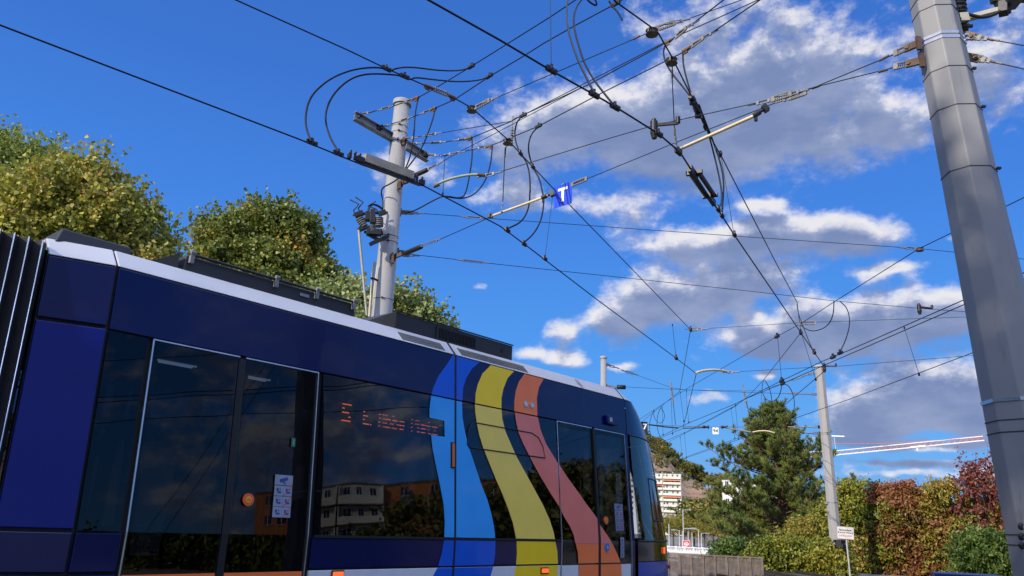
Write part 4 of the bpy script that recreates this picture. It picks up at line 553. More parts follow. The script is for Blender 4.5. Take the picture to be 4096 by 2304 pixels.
broad_tree('linden_tree', 'golden green linden with round leaves behind the rear of the tram', [lobe(-30.9, 19.2, 16, .75), lobe(-32, 17, 16, 1.25), lobe(-30.4, 16.5, 15.8, 1.15), lobe(-28.8, 15.6, 16, 1.1), lobe(-27.4, 13.7, 16, 1.0), lobe(-26.3, 13.4, 16.2, .6), lobe(-34, 14, 16, 1.5), lobe(-30, 12, 16, 1.8), lobe(-27.3, 11.2, 16, 1.2)],
           pol(-30, 16, -.14), 2800, 21, .17, .072, lm_linden, 'round', .5, trunk=.2)
broad_tree('linden_tree', 'dark green linden with a few yellow leaves, left of the cross-arm pole', [lobe(-21.8, 15.6, 21, .75), lobe(-21.2, 17.8, 21, .95), lobe(-19.8, 16.8, 21, 1.1), lobe(-18.6, 18.6, 21, 1.1), lobe(-17.2, 18.2, 21, 1.0), lobe(-16.2, 16.4, 21, .85), lobe(-20.4, 12.6, 21, 1.2), lobe(-18, 14.6, 21, 1.7), lobe(-16.4, 13, 21, 1.2)],
           pol(-19.5, 21, -.14), 2800, 21, .18, .084, lm_green, 'round', .5, trunk=.22)
broad_tree('linden_tree', 'pale leaved linden low behind the cross-arm pole', [lobe(-12.9, 14.0, 17.5, .62), lobe(-11.4, 12.8, 17.5, .8), lobe(-9.0, 13.9, 17.5, .72), lobe(-7.7, 13.1, 17.5, .66), lobe(-6.6, 12.1, 17.5, .5), lobe(-5.6, 11.8, 17.5, .32), lobe(-10.5, 10.2, 17.5, 1.4), lobe(-7.8, 9.6, 17.5, 1.0), lobe(-13, 9.6, 17.5, 1.1)],
           pol(-10, 17.5, -.14), 2400, 19, .17, .080, lm_pale, 'round', .6, trunk=.18)
# unseen trees added left of and behind the camera to shade the near pole
for k_, (tx, ty, hgt, rr_) in enumerate([(-14.6, -11.6, 18.2, 3.6), (-20.5, -13.0, 15, 3.4), (-17.5, -3.5, 11.5, 2.8)]):
    broad_tree('linden_tree', ['green linden nearest the rear tram car, outside the picture on the left', 'green linden farthest behind the camera on the left', 'green linden beyond the rear tram car on the left'][k_],
               [(tx, ty, hgt - rr_, rr_), (tx + 1.5, ty + 1, hgt - rr_ * 1.6, rr_ * .8), (tx - 1.4, ty - 1.2, hgt - rr_ * 1.7, rr_ * .8), (tx, ty, hgt - rr_ * 2.3, rr_), (tx, ty, hgt - rr_ * 3.2, rr_ * .9)], (tx, ty, -.14), 1500, 12, .4, .24, lm_green, 'quad', .4, trunk=.25)

# pine
def make_pine():
    base = pol(19.2, 42, -.14); root = empty('pine_tree', base, 'dark green bushy pine tree beside the far tall pole', 'tree')
    H = 7.85; mb = MB(); trunk = [(0, 0, -.2), (.05, 0, 2.5), (.0, .05, 5), (0, 0, H - .3)]
    mb.tube(trunk, [.2, .16, .1, .02], 9)
    tips = []; g = np.random.default_rng(11)
    for i in range(150):
        t = (i + g.random()) / 150; z = .7 + t * (H - 1.0); a = i * 2.39996 + g.normal() * .3
        prof = np.interp(z, [.5, 1.5, 2.8, 3.6, 4.3, 5.2, 6.2, 7.0, 7.85], [3.3, 3.8, 3.4, 2.9, 2.8, 2.1, 1.35, .75, .10]) * (.58 + .56 * g.random())
        if math.cos(a - 3.0) > .35 and z < 4.4: prof *= 1.14
        if 3.1 < z < 3.6: prof *= .7
        L_ = prof; st = Vector((0, 0, z)); rise = .25 + .5 * t
        end = st + Vector((math.cos(a) * L_, math.sin(a) * L_, L_ * rise * .8)); mid = st.lerp(end, .55) - Vector((0, 0, L_ * .10))
        mb.tube([st, mid, end], [.035 + .02 * (1 - t), .025, .008], 5)
        nb = int(5 + L_ * 8)
        for j in range(nb):
            u = .3 + .7 * (j + g.random()) / nb; p = (st.lerp(mid, u / .55) if u < .55 else mid.lerp(end, (u - .55) / .45))
            s = Vector(g.normal(size=3)); s.z = abs(s.z) * .9 + .55; s.normalize(); ln = (.25 + .35 * g.random()) * (1.15 - u * .5)
            e = p + s * ln; mb.tube([p, e], [.012, .006], 4, False)
            for q in range(3): tips.append((p.lerp(e, .45 + .28 * q), s))
        tips.append((end, (end - mid).normalized()))
    mb.build('trunk', mat('pine_bark', (.16, .085, .05), .9, 0, .4, 8, .4), root)
    C = np.array([tuple(t[0]) for t in tips]); D = np.array([tuple(t[1]) for t in tips]); n = len(C); K = 34
    C = np.repeat(C, K, 0); D = np.repeat(D, K, 0); m = len(C)
    D = D * .95 + unit(m) * .8; D[:, 2] += .25; D /= np.linalg.norm(D, axis=1, keepdims=True)
    w = np.cross(D, unit(m)); w /= np.linalg.norm(w, axis=1, keepdims=True) + 1e-9
    ln = (.12 + .10 * rng.random((m, 1))); wd = .0085
    V = np.stack([C - w * wd, C + w * wd, C + D * ln + w * wd * .3, C + D * ln - w * wd * .3], 1).reshape(-1, 3)
    pm = leafmat('pine_needles', [(0, (.035, .06, .014)), (.5, (.13, .18, .035)), (.85, (.30, .32, .07)), (1, (.36, .26, .07))], .5, .15, 1.2)
    o = arrays('crown', V, np.arange(m * 4).reshape(m, 4), pm, root)
make_pine()

# hedge along the tracks
lm_yg = leafmat('yellow_green_shrub_leaves', [(0, (.06, .10, .014)), (.5, (.24, .26, .03)), (1, (.46, .36, .05))], nscale=.6)
lm_sg = leafmat('green_shrub_leaves', [(0, (.04, .08, .015)), (.5, (.11, .17, .03)), (1, (.23, .28, .05))], nscale=.7)
lm_rd = leafmat('red_shrub_leaves', [(0, (.11, .10, .02)), (.3, (.26, .15, .04)), (.65, (.30, .09, .05)), (1, (.42, .20, .06))], nscale=.6)
lm_ol = leafmat('olive_shrub_leaves', [(0, (.10, .13, .02)), (.4, (.31, .29, .045)), (.75, (.42, .28, .06)), (1, (.38, .14, .06))], nscale=.55)
lm_wine = leafmat('wine_red_leaves', [(0, (.12, .035, .03)), (.6, (.24, .07, .055)), (1, (.34, .17, .08))], nscale=.6)
def shrub(name, label, A0, A1, D, top, lm, n, size=.11, shape='long', thick=1.0, z0=-.1, spiky=.3, group='shrubs of the trackside hedge', droop=.7):
    Ac = (A0 + A1) / 2; base = pol(Ac, D, z0); root = empty(name, base, label, 'shrub', group)
    wid = D * rad(A1 - A0) * 1.5; n = int(n * 1.4); t = np.array([math.cos(rad(Ac)), -math.sin(rad(Ac)), 0]); q = np.array([math.sin(rad(Ac)), math.cos(rad(Ac)), 0])
    H = top - z0; lob = []; nl = max(5, int(wid * H * 1.5))
    for i in range(nl):
        uu = ((i + .5) / nl * 2 - 1) * .92; r_ = (.42 + .34 * rng.random()) * (1 if H > 1.6 else .75)
        hh = (rng.random() ** .7) * max(.1, H * (1 - .28 * abs(uu) ** 2.5 - .16 * rng.random()) - r_) + r_ * .35
        cc = uu * wid / 2 * t + (rng.random() - .5) * thick * .9 * q; lob.append((cc[0], cc[1], hh, r_))
    for i in range(max(3, int(wid * 1.8))):
        uu = rng.random() * 1.8 - .9; r_ = .34 + .22 * rng.random(); cc = uu * wid / 2 * t + (rng.random() - .5) * thick * .5 * q; lob.append((cc[0], cc[1], H * (1 - .22 * abs(uu) ** 2.5 - .12 * rng.random()) - r_ * .8, r_))
    for i in range(int(wid * 2) + 2):
        uu = ((i + .5) / (int(wid * 2) + 2) * 2 - 1) * .95; cc = uu * wid / 2 * t + (rng.random() - .5) * .3 * q; lob.append((cc[0], cc[1], .38, .48))
    C = clumps(lob, n // 9, 9, .15, 1.0); C = C[C[:, 2] > 0]
    # shoots standing above the top
    sh = []
    for i in range(int(10 * wid / 2 * (1 + spiky * 3))):
        uu = rng.random() * 2 - 1; z1 = H * (.97 + .10 * spiky * rng.random() * 2); b = uu * wid / 2 * t + np.array([0, 0, H * .75]); e = uu * wid / 2 * t + np.array([rng.normal() * .08, rng.normal() * .08, z1])
        for s in np.linspace(0, 1, 12): sh.append(b + (e - b) * s + rng.normal(size=3) * .06)
    C = np.concatenate([C, np.array(sh)])
    V, F = leaves(C, size, shape, droop); arrays('foliage', V, F, lm, root)
    mb = MB()
    for i in range(int(7 + wid * 4)):
        uu = rng.random() * 2 - 1; b = Vector(uu * wid * .25 * t); e = Vector(uu * wid * .5 * t + rng.normal(size=3) * .2) + Vector((0, 0, H * (.7 + .25 * rng.random())))
        mb.tube([b, b.lerp(e, .5) + Vector(rng.normal(size=3) * .1), e], [.03, .02, .006], 5)
    mb.build('stems', barkm, root); return root
shrub('hedge_shrub', 'low yellow green shrub in front of the pine, left of the far pole', 18.2, 22.2, 34, 1.15, lm_yg, 13000, .11)
shrub('hedge_shrub', 'low green and rusty shrub right beside the grey railing', 15.2, 18.8, 36, .95, lm_sg, 10000, .11, z0=-.6)
shrub('hedge_shrub', 'brownish yellow shrub below the pine trunk', 20.2, 22.8, 37.5, 2.0, lm_ol, 9000, .11)
shrub('hedge_shrub', 'yellow green shrub directly right of the far pole behind the warning sign', 22.6, 25.9, 38, 3.75, lm_yg, 17000, .12)
shrub('hedge_shrub', 'rusty red shrub in the middle of the hedge', 25.4, 28.3, 38, 3.6, lm_rd, 17000, .12)
shrub('hedge_shrub', 'olive and rust coloured shrub left of the big right pole', 27.9, 31.2, 38, 3.55, lm_ol, 19000, .12)
shrub('hedge_shrub', 'sparse wine red shrub standing taller than the hedge beside the big pole', 30.4, 32.6, 37.5, 4.55, lm_wine, 3000, .14, thick=.7, spiky=.9)
shrub('hedge_shrub', 'fresh green shrub low beside the big right pole', 30.2, 33.4, 35.8, 1.7, lm_sg, 11000, .11)
shrub('hedge_shrub', 'olive shrub just outside the right edge of the picture', 33, 38.5, 37.5, 4.1, lm_ol, 16000, .12)

# distant woods and trees
def blob_tree_mesh(n, R_, H, size, seed):
    g = np.random.default_rng(seed); lob = [(0, 0, H * .62, R_ * .9)] + [(g.normal() * R_ * .4, g.normal() * R_ * .4, H * (.42 + .4 * g.random()), R_ * .55) for _ in range(6)]
    C = clumps(lob, n // 10, 9, R_ * .12); return leaves(C, size, 'quad', .2)
lm_far1 = leafmat('far_autumn_foliage', [(0, (.045, .07, .014)), (.5, (.13, .14, .025)), (.85, (.24, .18, .035)), (1, (.29, .14, .035))], .7, .1, .06)
lm_far2 = leafmat('far_yellow_foliage', [(0, (.09, .10, .016)), (.5, (.24, .21, .03)), (1, (.38, .27, .04))], .7, .15, .2)
def wood(name, spots, size, lm, nper, leaf):
    Vs, Fs, o = [], [], 0
    base = [blob_tree_mesh(nper, 1.0, 2.6, leaf, s) for s in range(4)]
    for i, (x, y, z, r) in enumerate(spots):
        V, F = base[i % 4]; a = rng.random() * 6.28; c, s = math.cos(a), math.sin(a)
        Vr = np.stack([V[:, 0] * c - V[:, 1] * s, V[:, 0] * s + V[:, 1] * c, V[:, 2]], -1) * r + np.array([x, y, z]); Vs.append(Vr); Fs.append(F + o); o += len(V)
    ob = arrays(name, np.concatenate(Vs), np.concatenate(Fs), lm); ob['kind'] = 'stuff'; ob['label'] = 'autumn woodland covering the hillside behind the white apartment block'; return ob
sp_ = []
for i in range(900):
    A = 8 + rng.random() * 16; D = 470 + rng.random() * 345
    band = (D - 800) / 55 - (A - 13.5) * .2
    bare = (D > 575 and D < 752 and A < 15.2)
    if bare and rng.random() < (.75 if A < 12.2 else .9): continue
    sp_.append((D * math.sin(rad(A)), D * math.cos(rad(A)), float(hill_z(A, D)) - 1.5, (3 + 1.6 * rng.random()) if D < 600 else (4 + 2.5 * rng.random())))
for i in range(150):
    A = 9 + 5.3 * rng.random(); D = 755 + rng.random() * 55
    sp_.append((D * math.sin(rad(A)), D * math.cos(rad(A)), float(hill_z(A, D)) - 1, 4 + 2.5 * rng.random()))
for i in range(260):
    A = 11.8 + rng.random() * 9; D = 230 + rng.random() * 180; zz = -3 + max(0, (D - 230)) * .045 * (1 if A < 19 else .6)
    if A < 13.4: continue
    sp_.append((D * math.sin(rad(A)), D * math.cos(rad(A)), zz, 3.4 + 1.8 * rng.random()))
for i in range(420):
    A = -38 + 47 * rng.random(); D = 600 + rng.random() * 210; sp_.append((D * math.sin(rad(A)), D * math.cos(rad(A)), float(hill_z(A, D)) - 1, 4.5 + 3 * rng.random()))
wood('hillside_wood', sp_, 1, lm_far1, 330, .2)
far_spots = [(12.0, 175, 2.6), (12.75, 168, 2.3), (13.4, 172, 2.7), (14.1, 165, 2.4), (14.7, 172, 2.9), (15.4, 150, 2.6), (16.1, 140, 2.7), (16.9, 132, 2.5), (11.2, 180, 2.5), (17.8, 130, 2.8)]
tv, tf = blob_tree_mesh(3400, 1.0, 2.5, .085, 5)
far_labels = ['second small park tree from the tram, behind the lamps', 'small yellow park tree behind the tallest street lamp', 'yellow park tree between the second and third street lamps', 'rounded park tree behind the double arm lamps', 'park tree right of the street lamps', 'bushy park tree left of the pine base', 'park tree half hidden by the left side of the pine', 'park tree mostly hidden by the pine', 'park tree closest to the tram nose', 'park tree hidden behind the pine trunk']
first = None
for (A, D, r), lb in zip(far_spots, far_labels):
    root = empty('park_tree', pol(A, D, -2), lb, 'tree', 'park trees behind the white balustrade')
    if first is None:
        c = arrays('crown', tv * 1.0, tf, lm_far2, root); mb = MB(); mb.tube([(0, 0, 0), (0.02, 0, .8), (0, .03, 1.6)], [.07, .05, .02], 7)
        for u in unit(8): mb.tube([(0.02, 0, .8), (u[0] * .4, u[1] * .4, 1.2 + abs(u[2]) * .7)], [.03, .008], 5)
        tk = mb.build('trunk', barkm, root); first = (c, tk)
    else:
        for o_ in first:
            d_ = o_.copy(); COL.objects.link(d_); d_.parent = root
    root.scale = (r, r, r * 1.0); root.rotation_euler = (0, 0, A * 7)

# ---------------------------------------------------------------- poles
def mast(key, name, label, r_at, n, top, bottom=-.14, m=None, cap=True, group='steel catenary masts'):
    a, b = [Vector(p) for p in POLES[key]]; d = (a - b) / (a.z - b.z)
    def ax(z): return b + d * (z - b.z)
    base = ax(bottom); root = empty(name, base, label, 'mast', group); mb = MB()
    zs = [bottom, top]; vs = []
    rot = {'mid': .2, 'right': .30, 'far': .0, 'small': .1}[key]
    for z in zs:
        c = ax(z) - base
        for k in range(n):
            an = rot + k * 2 * math.pi / n; vs.append(c + Vector((math.cos(an), math.sin(an), 0)) * r_at(z))
    fs = [(k, (k + 1) % n, (k + 1) % n + n, k + n) for k in range(n)] + [tuple(range(n, 2 * n))]
    mb.add(vs, fs, n > 10); shaft = mb.build('shaft', m or MT['mast'], root, bevel=.012 if n <= 10 else 0)
    if cap:
        c = MB(); t = ax(top) - base; r = r_at(top); c.tube([t - Vector((0, 0, .03)), t + Vector((0, 0, .05)), t + Vector((0, 0, .07))], [r + .03, r + .03, r * .7], n if n > 8 else 16); c.build('cap', m or MT['mast'], root)
    for kind, z in BANDS.get(key, []):
        bb = MB(); c = ax(z) - base; h = .007 if kind == 'wire' else .03; R1 = r_at(z) + (.004 if kind == 'wire' else .007)
        pts = [c + Vector((math.cos(rot + k * 2 * math.pi / n), math.sin(rot + k * 2 * math.pi / n), 0)) * R1 for k in range(n)]
        lo = [p - Vector((0, 0, h / 2)) for p in pts]; hi = [p + Vector((0, 0, h / 2)) for p in pts]
        bb.add(lo + hi, [(k, (k + 1) % n, (k + 1) % n + n, k + n) for k in range(n)] + [tuple(range(n, 2 * n)), tuple(range(n))[::-1]])
        an = rot + (5.2 if key == 'right' else 4.6); q = c + Vector((math.cos(an), math.sin(an), 0)) * (R1 + .01); bb.box(q, (.035, .03, .02))
        bb.build('strap', MT['silver'] if kind == 'steel' else MT['dark'], root)
    for (pk, nm, mk, kind, r, pts) in ATT:
        if pk != key: continue
        mb2 = MB(); P_ = [Vector(p) - base for p in pts]
        if kind == 'tube': mb2.tube(smooth_path([tuple(p) for p in P_], 2) if len(P_) > 3 and nm not in ('arcing_horn',) else P_, r, 8)
        elif kind == 'finned': mb2.finned(P_[0], P_[-1], r)
        elif nm == 'cross_arm':
            for o_, hh in ((.07, .012), (-.07, .012)): mb2.beam(P_[0] + Vector((0, 0, o_)), P_[1] + Vector((0, 0, o_)), .11, .014)
            mb2.beam(P_[0], P_[1], .012, .13)
        else:
            mb2.beam(P_[0], P_[-1], r, r * .7)
            if mk in ('dark', 'brown'):
                for u in (.2, .8): mb2.box(P_[0].lerp(P_[-1], u), (r * 1.25, r * .3, r * .3))
        mb2.build(nm, MT[mk], root, bevel=.004 if kind == 'beam' else 0)
    return root
mast('mid', 'catenary_mast', 'round grey steel pole with a slanted cross-arm and black switch gear behind the tram', lambda z: .145 + (8.77 - z) * .0078, 20, 8.75)
rp = mast('right', 'catenary_mast', 'big octagonal grey pole leaning in from the upper right, nearest to the camera', lambda z: (.205 + (6.64 - z) * .0145), 8, 8.6, m=MT['mast_blue'])
mast('far', 'catenary_mast', 'pale octagonal pole in front of the hedge, right of the pine', lambda z: .185 + (8 - z) * .0075, 8, 8.0)
mast('small', 'catenary_mast', 'short looking pale pole top showing above the tram front roof', lambda z: .12 + (8.1 - z) * .004, 12, 8.12)

# ---------------------------------------------------------------- wires and their fittings
def hw_mesh(ty, pts, r, wdir):
    mb = MB(); a = Vector(pts[0]); b = Vector(pts[-1]); far = max(1.0, min(2.2, (a - Vector((0, 0, 1.3))).length / 14))
    s = far
    if ty == 'clamp':
        mb.beam(a - wdir * .07 * s, a + wdir * .07 * s, .035 * s, .05 * s); mb.box(a + Vector((0, 0, .035 * s)), (.03 * s, .03 * s, .05 * s)); mb.finned(a - wdir * .05 * s, a + wdir * .05 * s, .032 * s, 2, .6, 8); m = 'dark'
    elif ty == 'bracket': mb.beam(a - Vector((0, 0, .075)) - wdir * .02, a + Vector((0, 0, .075)) - wdir * .02, .05, .03); mb.beam(a - wdir * .02, a + wdir * .13, .03, .075); mb.tube([a + wdir * .10 - Vector((.022, .022, 0)), a + wdir * .10 + Vector((.022, .022, 0))], .022, 8); m = 'brown'
    elif ty == 'clevis': mb.beam(a, b, .05, .07); mb.box(a, (.09, .09, .09)); m = 'dark'
    elif ty == 'cone': mb.tube([a, a.lerp(b, .15), a.lerp(b, .55), b], [.026, .034, .030, .016], 6); mb.beam(a.lerp(b, .1) - Vector((0, 0, .02)), a.lerp(b, .5) - Vector((0, 0, .03)), .022, .05); m = 'brown'
    elif ty in ('ribbed', 'long_ribbed'):
        d = (b - a).normalized(); side = d.cross(Vector((0, 0, 1))).normalized(); u = d.cross(side)
        for sg in (-1, 1): mb.finned(a + u * .026 * sg * s, b + u * .026 * sg * s, .017 * s, 7, .4, 7)
        mb.beam(a - d * .03, a + d * .015, .02, .065 * s); mb.beam(b - d * .015, b + d * .03, .02, .065 * s); m = 'ribbed'
    elif ty == 'turnbuckle':
        d = (b - a).normalized(); side = d.cross(Vector((0, 0, 1))).normalized(); u = d.cross(side)
        for sg in (-1, 1): mb.tube([a + u * .019 * sg * s, b + u * .019 * sg * s], .007 * s, 6)
        mb.beam(a - d * .01, a + d * .02, .022 * s, .045 * s); mb.beam(b - d * .02, b + d * .01, .022 * s, .045 * s); mb.tube([a - d * .12 * s, a], .012 * s, 6); mb.tube([b, b + d * .12 * s], .012 * s, 6); m = 'grey'
    elif ty == 'wrap': mb.finned(a, b, .014 * s, 12, .8, 6); m = 'brown'
    elif ty == 'black_rod': mb.tube([a, a.lerp(b, .03), a.lerp(b, .97), b], [.03, .042 * s, .042 * s, .03], 10); m = 'rubber'
    elif ty == 'pulley':
        mb.tube([a - Vector((0, 0, .03)), a - Vector((0, 0, .012)), a + Vector((0, 0, .012)), a + Vector((0, 0, .03))], [.075, .05, .05, .075], 16); mb.beam(a - wdir * .08, a + wdir * .08, .02, .05); m = 'pulley'
    elif ty == 'splice': 
        mb.tube([a, a.lerp(b, .25), a.lerp(b, .3), a.lerp(b, .6), a.lerp(b, .75), b], [.045, .05, .03, .05, .055, .03], 8); mb.box(a.lerp(b, .2) + Vector((0, 0, -.04)), (.07, .07, .07)); mb.box(a.lerp(b, .8) + Vector((0, 0, -.05)), (.08, .08, .08)); m = 'dark'
    elif ty == 'insulator_bead': mb.finned(a - wdir * .18, a + wdir * .18, .07, 2, .6, 10); m = 'dark'
    elif ty == 'tick_clamp': mb.beam(a + Vector((0, 0, .05)), a - Vector((0, 0, .2)), .02, .04); mb.finned(a - Vector((0, 0, .2)), a - Vector((0, 0, .52)), .026, 7, .5, 8); m = 'ribbed'
    elif ty in ('stepped_arm', 'wide_arm'):
        mb.beam(a, b, .03, .035); mb.tube([a - Vector((0, 0, .10)), a + Vector((0, 0, .05))], .045, 10); mb.tube([a - Vector((0, 0, .18)), a - Vector((0, 0, .10))], [.03, .05], 10)
        for p_ in (a, b): mb.tube([p_ + Vector((0, 0, .0)), p_ + Vector((0, 0, .08))], .028, 8)
        m = 'dark'
    elif ty == 'arm_end': mb.tube([a, a.lerp(b, .45)], .033, 8); mb.tube([a.lerp(b, .45), a.lerp(b, .7)], .02, 8); mb.beam(a.lerp(b, .7), b, .07, .08); mb.box(a.lerp(b, .15) - Vector((0, 0, .05)), (.03, .03, .06)); m = 'dark'
    elif ty == 'elbow': mb.beam(a, b, .04, .06); m = 'dark'
    elif ty == 'brown_end': mb.tube([a, b], .026, 8); m = 'brown'
    elif ty in ('section_insulator', 'dark_section_insulator'):
        d = (b - a); up = Vector((0, 0, 1)); dark = ty.startswith('dark'); dn = d.normalized(); sd = dn.cross(up).normalized()
        if dark:
            for sg in (-1, 1): mb.tube([a.lerp(b, .2) + sd * .05 * sg + up * .03, a.lerp(b, .8) + sd * .05 * sg + up * .03], .032, 8)
            mb.beam(a.lerp(b, .18) - sd * .10 + up * .03, a.lerp(b, .18) + sd * .10 + up * .03, .05); mb.beam(a.lerp(b, .82) - sd * .10 + up * .03, a.lerp(b, .82) + sd * .10 + up * .03, .05)
            mb.beam(a, a.lerp(b, .25), .05, .09); mb.beam(a.lerp(b, .75), b, .05, .08); m = 'dark'
        else: mb.beam(a.lerp(b, .2) + up * .075, a.lerp(b, .84) + up * .075, .07, .11); m = 'cream_dull'
    else: m = 'dark'; mb.beam(a, b, .04)
    return mb, m
MT['pulley'] = mat('weathered_pulley', (.10, .085, .06), .6, .2, .3, 12)
MT['cream_dull'] = mat('weathered_beam', (.30, .27, .22), .6, .1, .2, 8)
HWN = dict(clamp='clamp', bracket='bracket', clevis='clevis', cone='strain_clamp', ribbed='insulator', long_ribbed='insulator', turnbuckle='turnbuckle', wrap='wrapped_end', black_rod='rod_insulator', pulley='pulley', splice='splice', insulator_bead='insulator', tick_clamp='hanger', stepped_arm='registration_arm', wide_arm='registration_arm', arm_end='arm_joint', elbow='arm_hook', brown_end='arm_sleeve', section_insulator='section_insulator', dark_section_insulator='section_insulator')
for w in WIRES:
    name, label, cat, group, r, path, hw, drs = w[:8]; colr = w[8] if len(w) > 8 else 'wire'
    base = Vector(path[len(path) // 2]); root = empty(name, base, label, cat, group)
    P_ = [tuple(Vector(p) - base) for p in path]
    if name in ('jumper_cable',) or (name == 'steady_arm' and len(P_) > 3): P_ = smooth_path(P_, 2)
    mb = MB(); mb.tube(P_, r * (1.0 if name == 'steady_arm' else 1.22), 6 if name != 'steady_arm' else 8)
    mb.build('rod' if name in ('steady_arm', 'tension_link') else ('cable' if name == 'jumper_cable' else 'strand'), MT[colr], root)
    def dir_at(p):
        best = min(range(len(path) - 1), key=lambda i: (Vector(path[i]).lerp(Vector(path[i + 1]), .5) - p).length + 0 * i)
        p = Vector(p); bi, bd = 0, 1e9
        for i in range(len(path) - 1):
            a, b = Vector(path[i]), Vector(path[i + 1]); d = b - a; t = max(0, min(1, (p - a).dot(d) / max(d.length_squared, 1e-9))); e = (a + d * t - p).length
            if e < bd: bi, bd = i, e
        v = (Vector(path[bi + 1]) - Vector(path[bi])).normalized()
        return -v if (p - Vector(path[-1])).length < .6 else v
    for ty, pts in hw:
        m2, mk = hw_mesh(ty, [Vector(p) - base for p in pts], r, dir_at(Vector(pts[0]))) if False else hw_mesh(ty, pts, r, dir_at(Vector(pts[0])))
        m2.v = [(v[0] - base.x, v[1] - base.y, v[2] - base.z) for v in m2.v]
        ho = m2.build(HWN[ty], MT[mk], root)
        if ty == 'section_insulator':
            a, b = Vector(pts[0]) - base, Vector(pts[-1]) - base; up = Vector((0, 0, 1)); m3 = MB()
            m3.beam(a.lerp(b, .1) - up * .01, a.lerp(b, .95) - up * .01, .035, .035)
            for u in (0.0, .16, .82, 1.0): m3.beam(a.lerp(b, max(0, u - .06)) + up * .03, a.lerp(b, min(1, u + .03)) + up * .03, .06, .07)
            for u in (.02, .08, .14, .22, .26, .8, .86, .9, .97): m3.tube([a.lerp(b, u) + up * .0, a.lerp(b, u) + up * .11], .018, 6)
            sub = m3.build('runner', MT['dark'], ho)
    for d in drs:
        m4 = MB(); m4.tube([Vector(p) - base for p in d], .0042 if d[0][2] < 7.05 and (Vector(d[0]).length < 20) else .007, 5)
        far = max(1, Vector(d[-1]).length / 14)
        far = min(far, 1.6); m4.box(Vector(d[-1]) - base, (.024 * far, .024 * far, .05 * far)); m4.box(Vector(d[0]) - base, (.018 * far, .018 * far, .04 * far)); m4.build('dropper', MT['wire'], root)

# ---------------------------------------------------------------- the tram
# local frame: x along the tram, y into the tram (0 on the near side wall at sill height), z up
TS = 5.0; TD = 7.3
_t = rad(41); _dd = Vector((math.sin(_t), math.cos(_t), 0)); _nn = Vector((-math.cos(_t), math.sin(_t), 0))
tram = empty('tram', _dd * TS + _nn * TD, 'dark blue tram with blue, yellow and orange waves across its side', 'tram', None, rad(49))
S1, S0, JN, PIL = 2.33, 1.88, 6.14, 9.74
def inset(z): return max(0, min(z, 3.125) - 1.13) * .08 + max(0, z - 3.125) * .9
def tp(s, z, out=0.0, side=0):
    """point on the side skin; side 1 is the far wall"""
    y = 6.0 + inset(z) - out
    if s < S1: y += (S1 - s) * .35
    y -= TD
    return Vector((s - TS, -y if side else y, z))
def mixp(a, b, u): return (a[0] + (b[0] - a[0]) * u, a[1] + (b[1] - a[1]) * u)
def skin(mb, s0, s1, z0, z1, out=0.0, thick=.03, side=0):
    zs = [z0] + [z for z in (1.13, 3.125) if z0 + .01 < z < z1 - .01] + [z1]
    ss = [s0] + ([S1] if s0 + .01 < S1 < s1 - .01 else []) + [s1]
    for a, b in zip(ss, ss[1:]):
        for c, d in zip(zs, zs[1:]):
            f = [tp(a, c, out, side), tp(b, c, out, side), tp(b, d, out, side), tp(a, d, out, side)]
            k = [tp(a, c, out - thick, side), tp(b, c, out - thick, side), tp(b, d, out - thick, side), tp(a, d, out - thick, side)]
            mb.add(f + k, [(0, 1, 2, 3), (7, 6, 5, 4), (0, 4, 5, 1), (1, 5, 6, 2), (2, 6, 7, 3), (3, 7, 4, 0)])
def sheet(pts, out, thick=.004, side=0):
    bm = bmesh.new(); vs = [bm.verts.new(tp(s, z, out, side)) for s, z in pts]; f = bm.faces.new(vs)
    ex = bmesh.ops.extrude_face_region(bm, geom=[f])
    for v in [g for g in ex['geom'] if isinstance(g, bmesh.types.BMVert)]: v.co.y += thick if not side else -thick
    bmesh.ops.triangulate(bm, faces=bm.faces[:]); bmesh.ops.recalc_face_normals(bm, faces=bm.faces[:])
    m = MB(); bm.verts.index_update(); m.add([v.co.copy() for v in bm.verts], [tuple(v.index for v in f.verts) for f in bm.faces]); bm.free(); return m
def disc(s, z, r, n=24, sx=1.0): return [(s + r * sx * math.cos(2 * math.pi * k / n), z + r * math.sin(2 * math.pi * k / n)) for k in range(n)]
def paint(name, col, rough=.22, coat=.7):
    m = mat(name, col, rough, 0, .05, 3, 0, coat, spec=.3); N, L = m.node_tree.nodes, m.node_tree.links; p = [n_ for n_ in N if n_.type == 'BSDF_PRINCIPLED'][0]
    tc = N.new('ShaderNodeTexCoord'); nz = N.new('ShaderNodeTexNoise'); nz.inputs['Scale'].default_value = 1.3; nz.inputs['Detail'].default_value = 2; L.new(tc.outputs['Object'], nz.inputs['Vector'])
    bp = N.new('ShaderNodeBump'); bp.inputs['Strength'].default_value = .10; bp.inputs['Distance'].default_value = .05; L.new(nz.outputs[0], bp.inputs['Height']); L.new(bp.outputs[0], p.inputs['Normal']); L.new(bp.outputs[0], p.inputs['Coat Normal'])
    return m
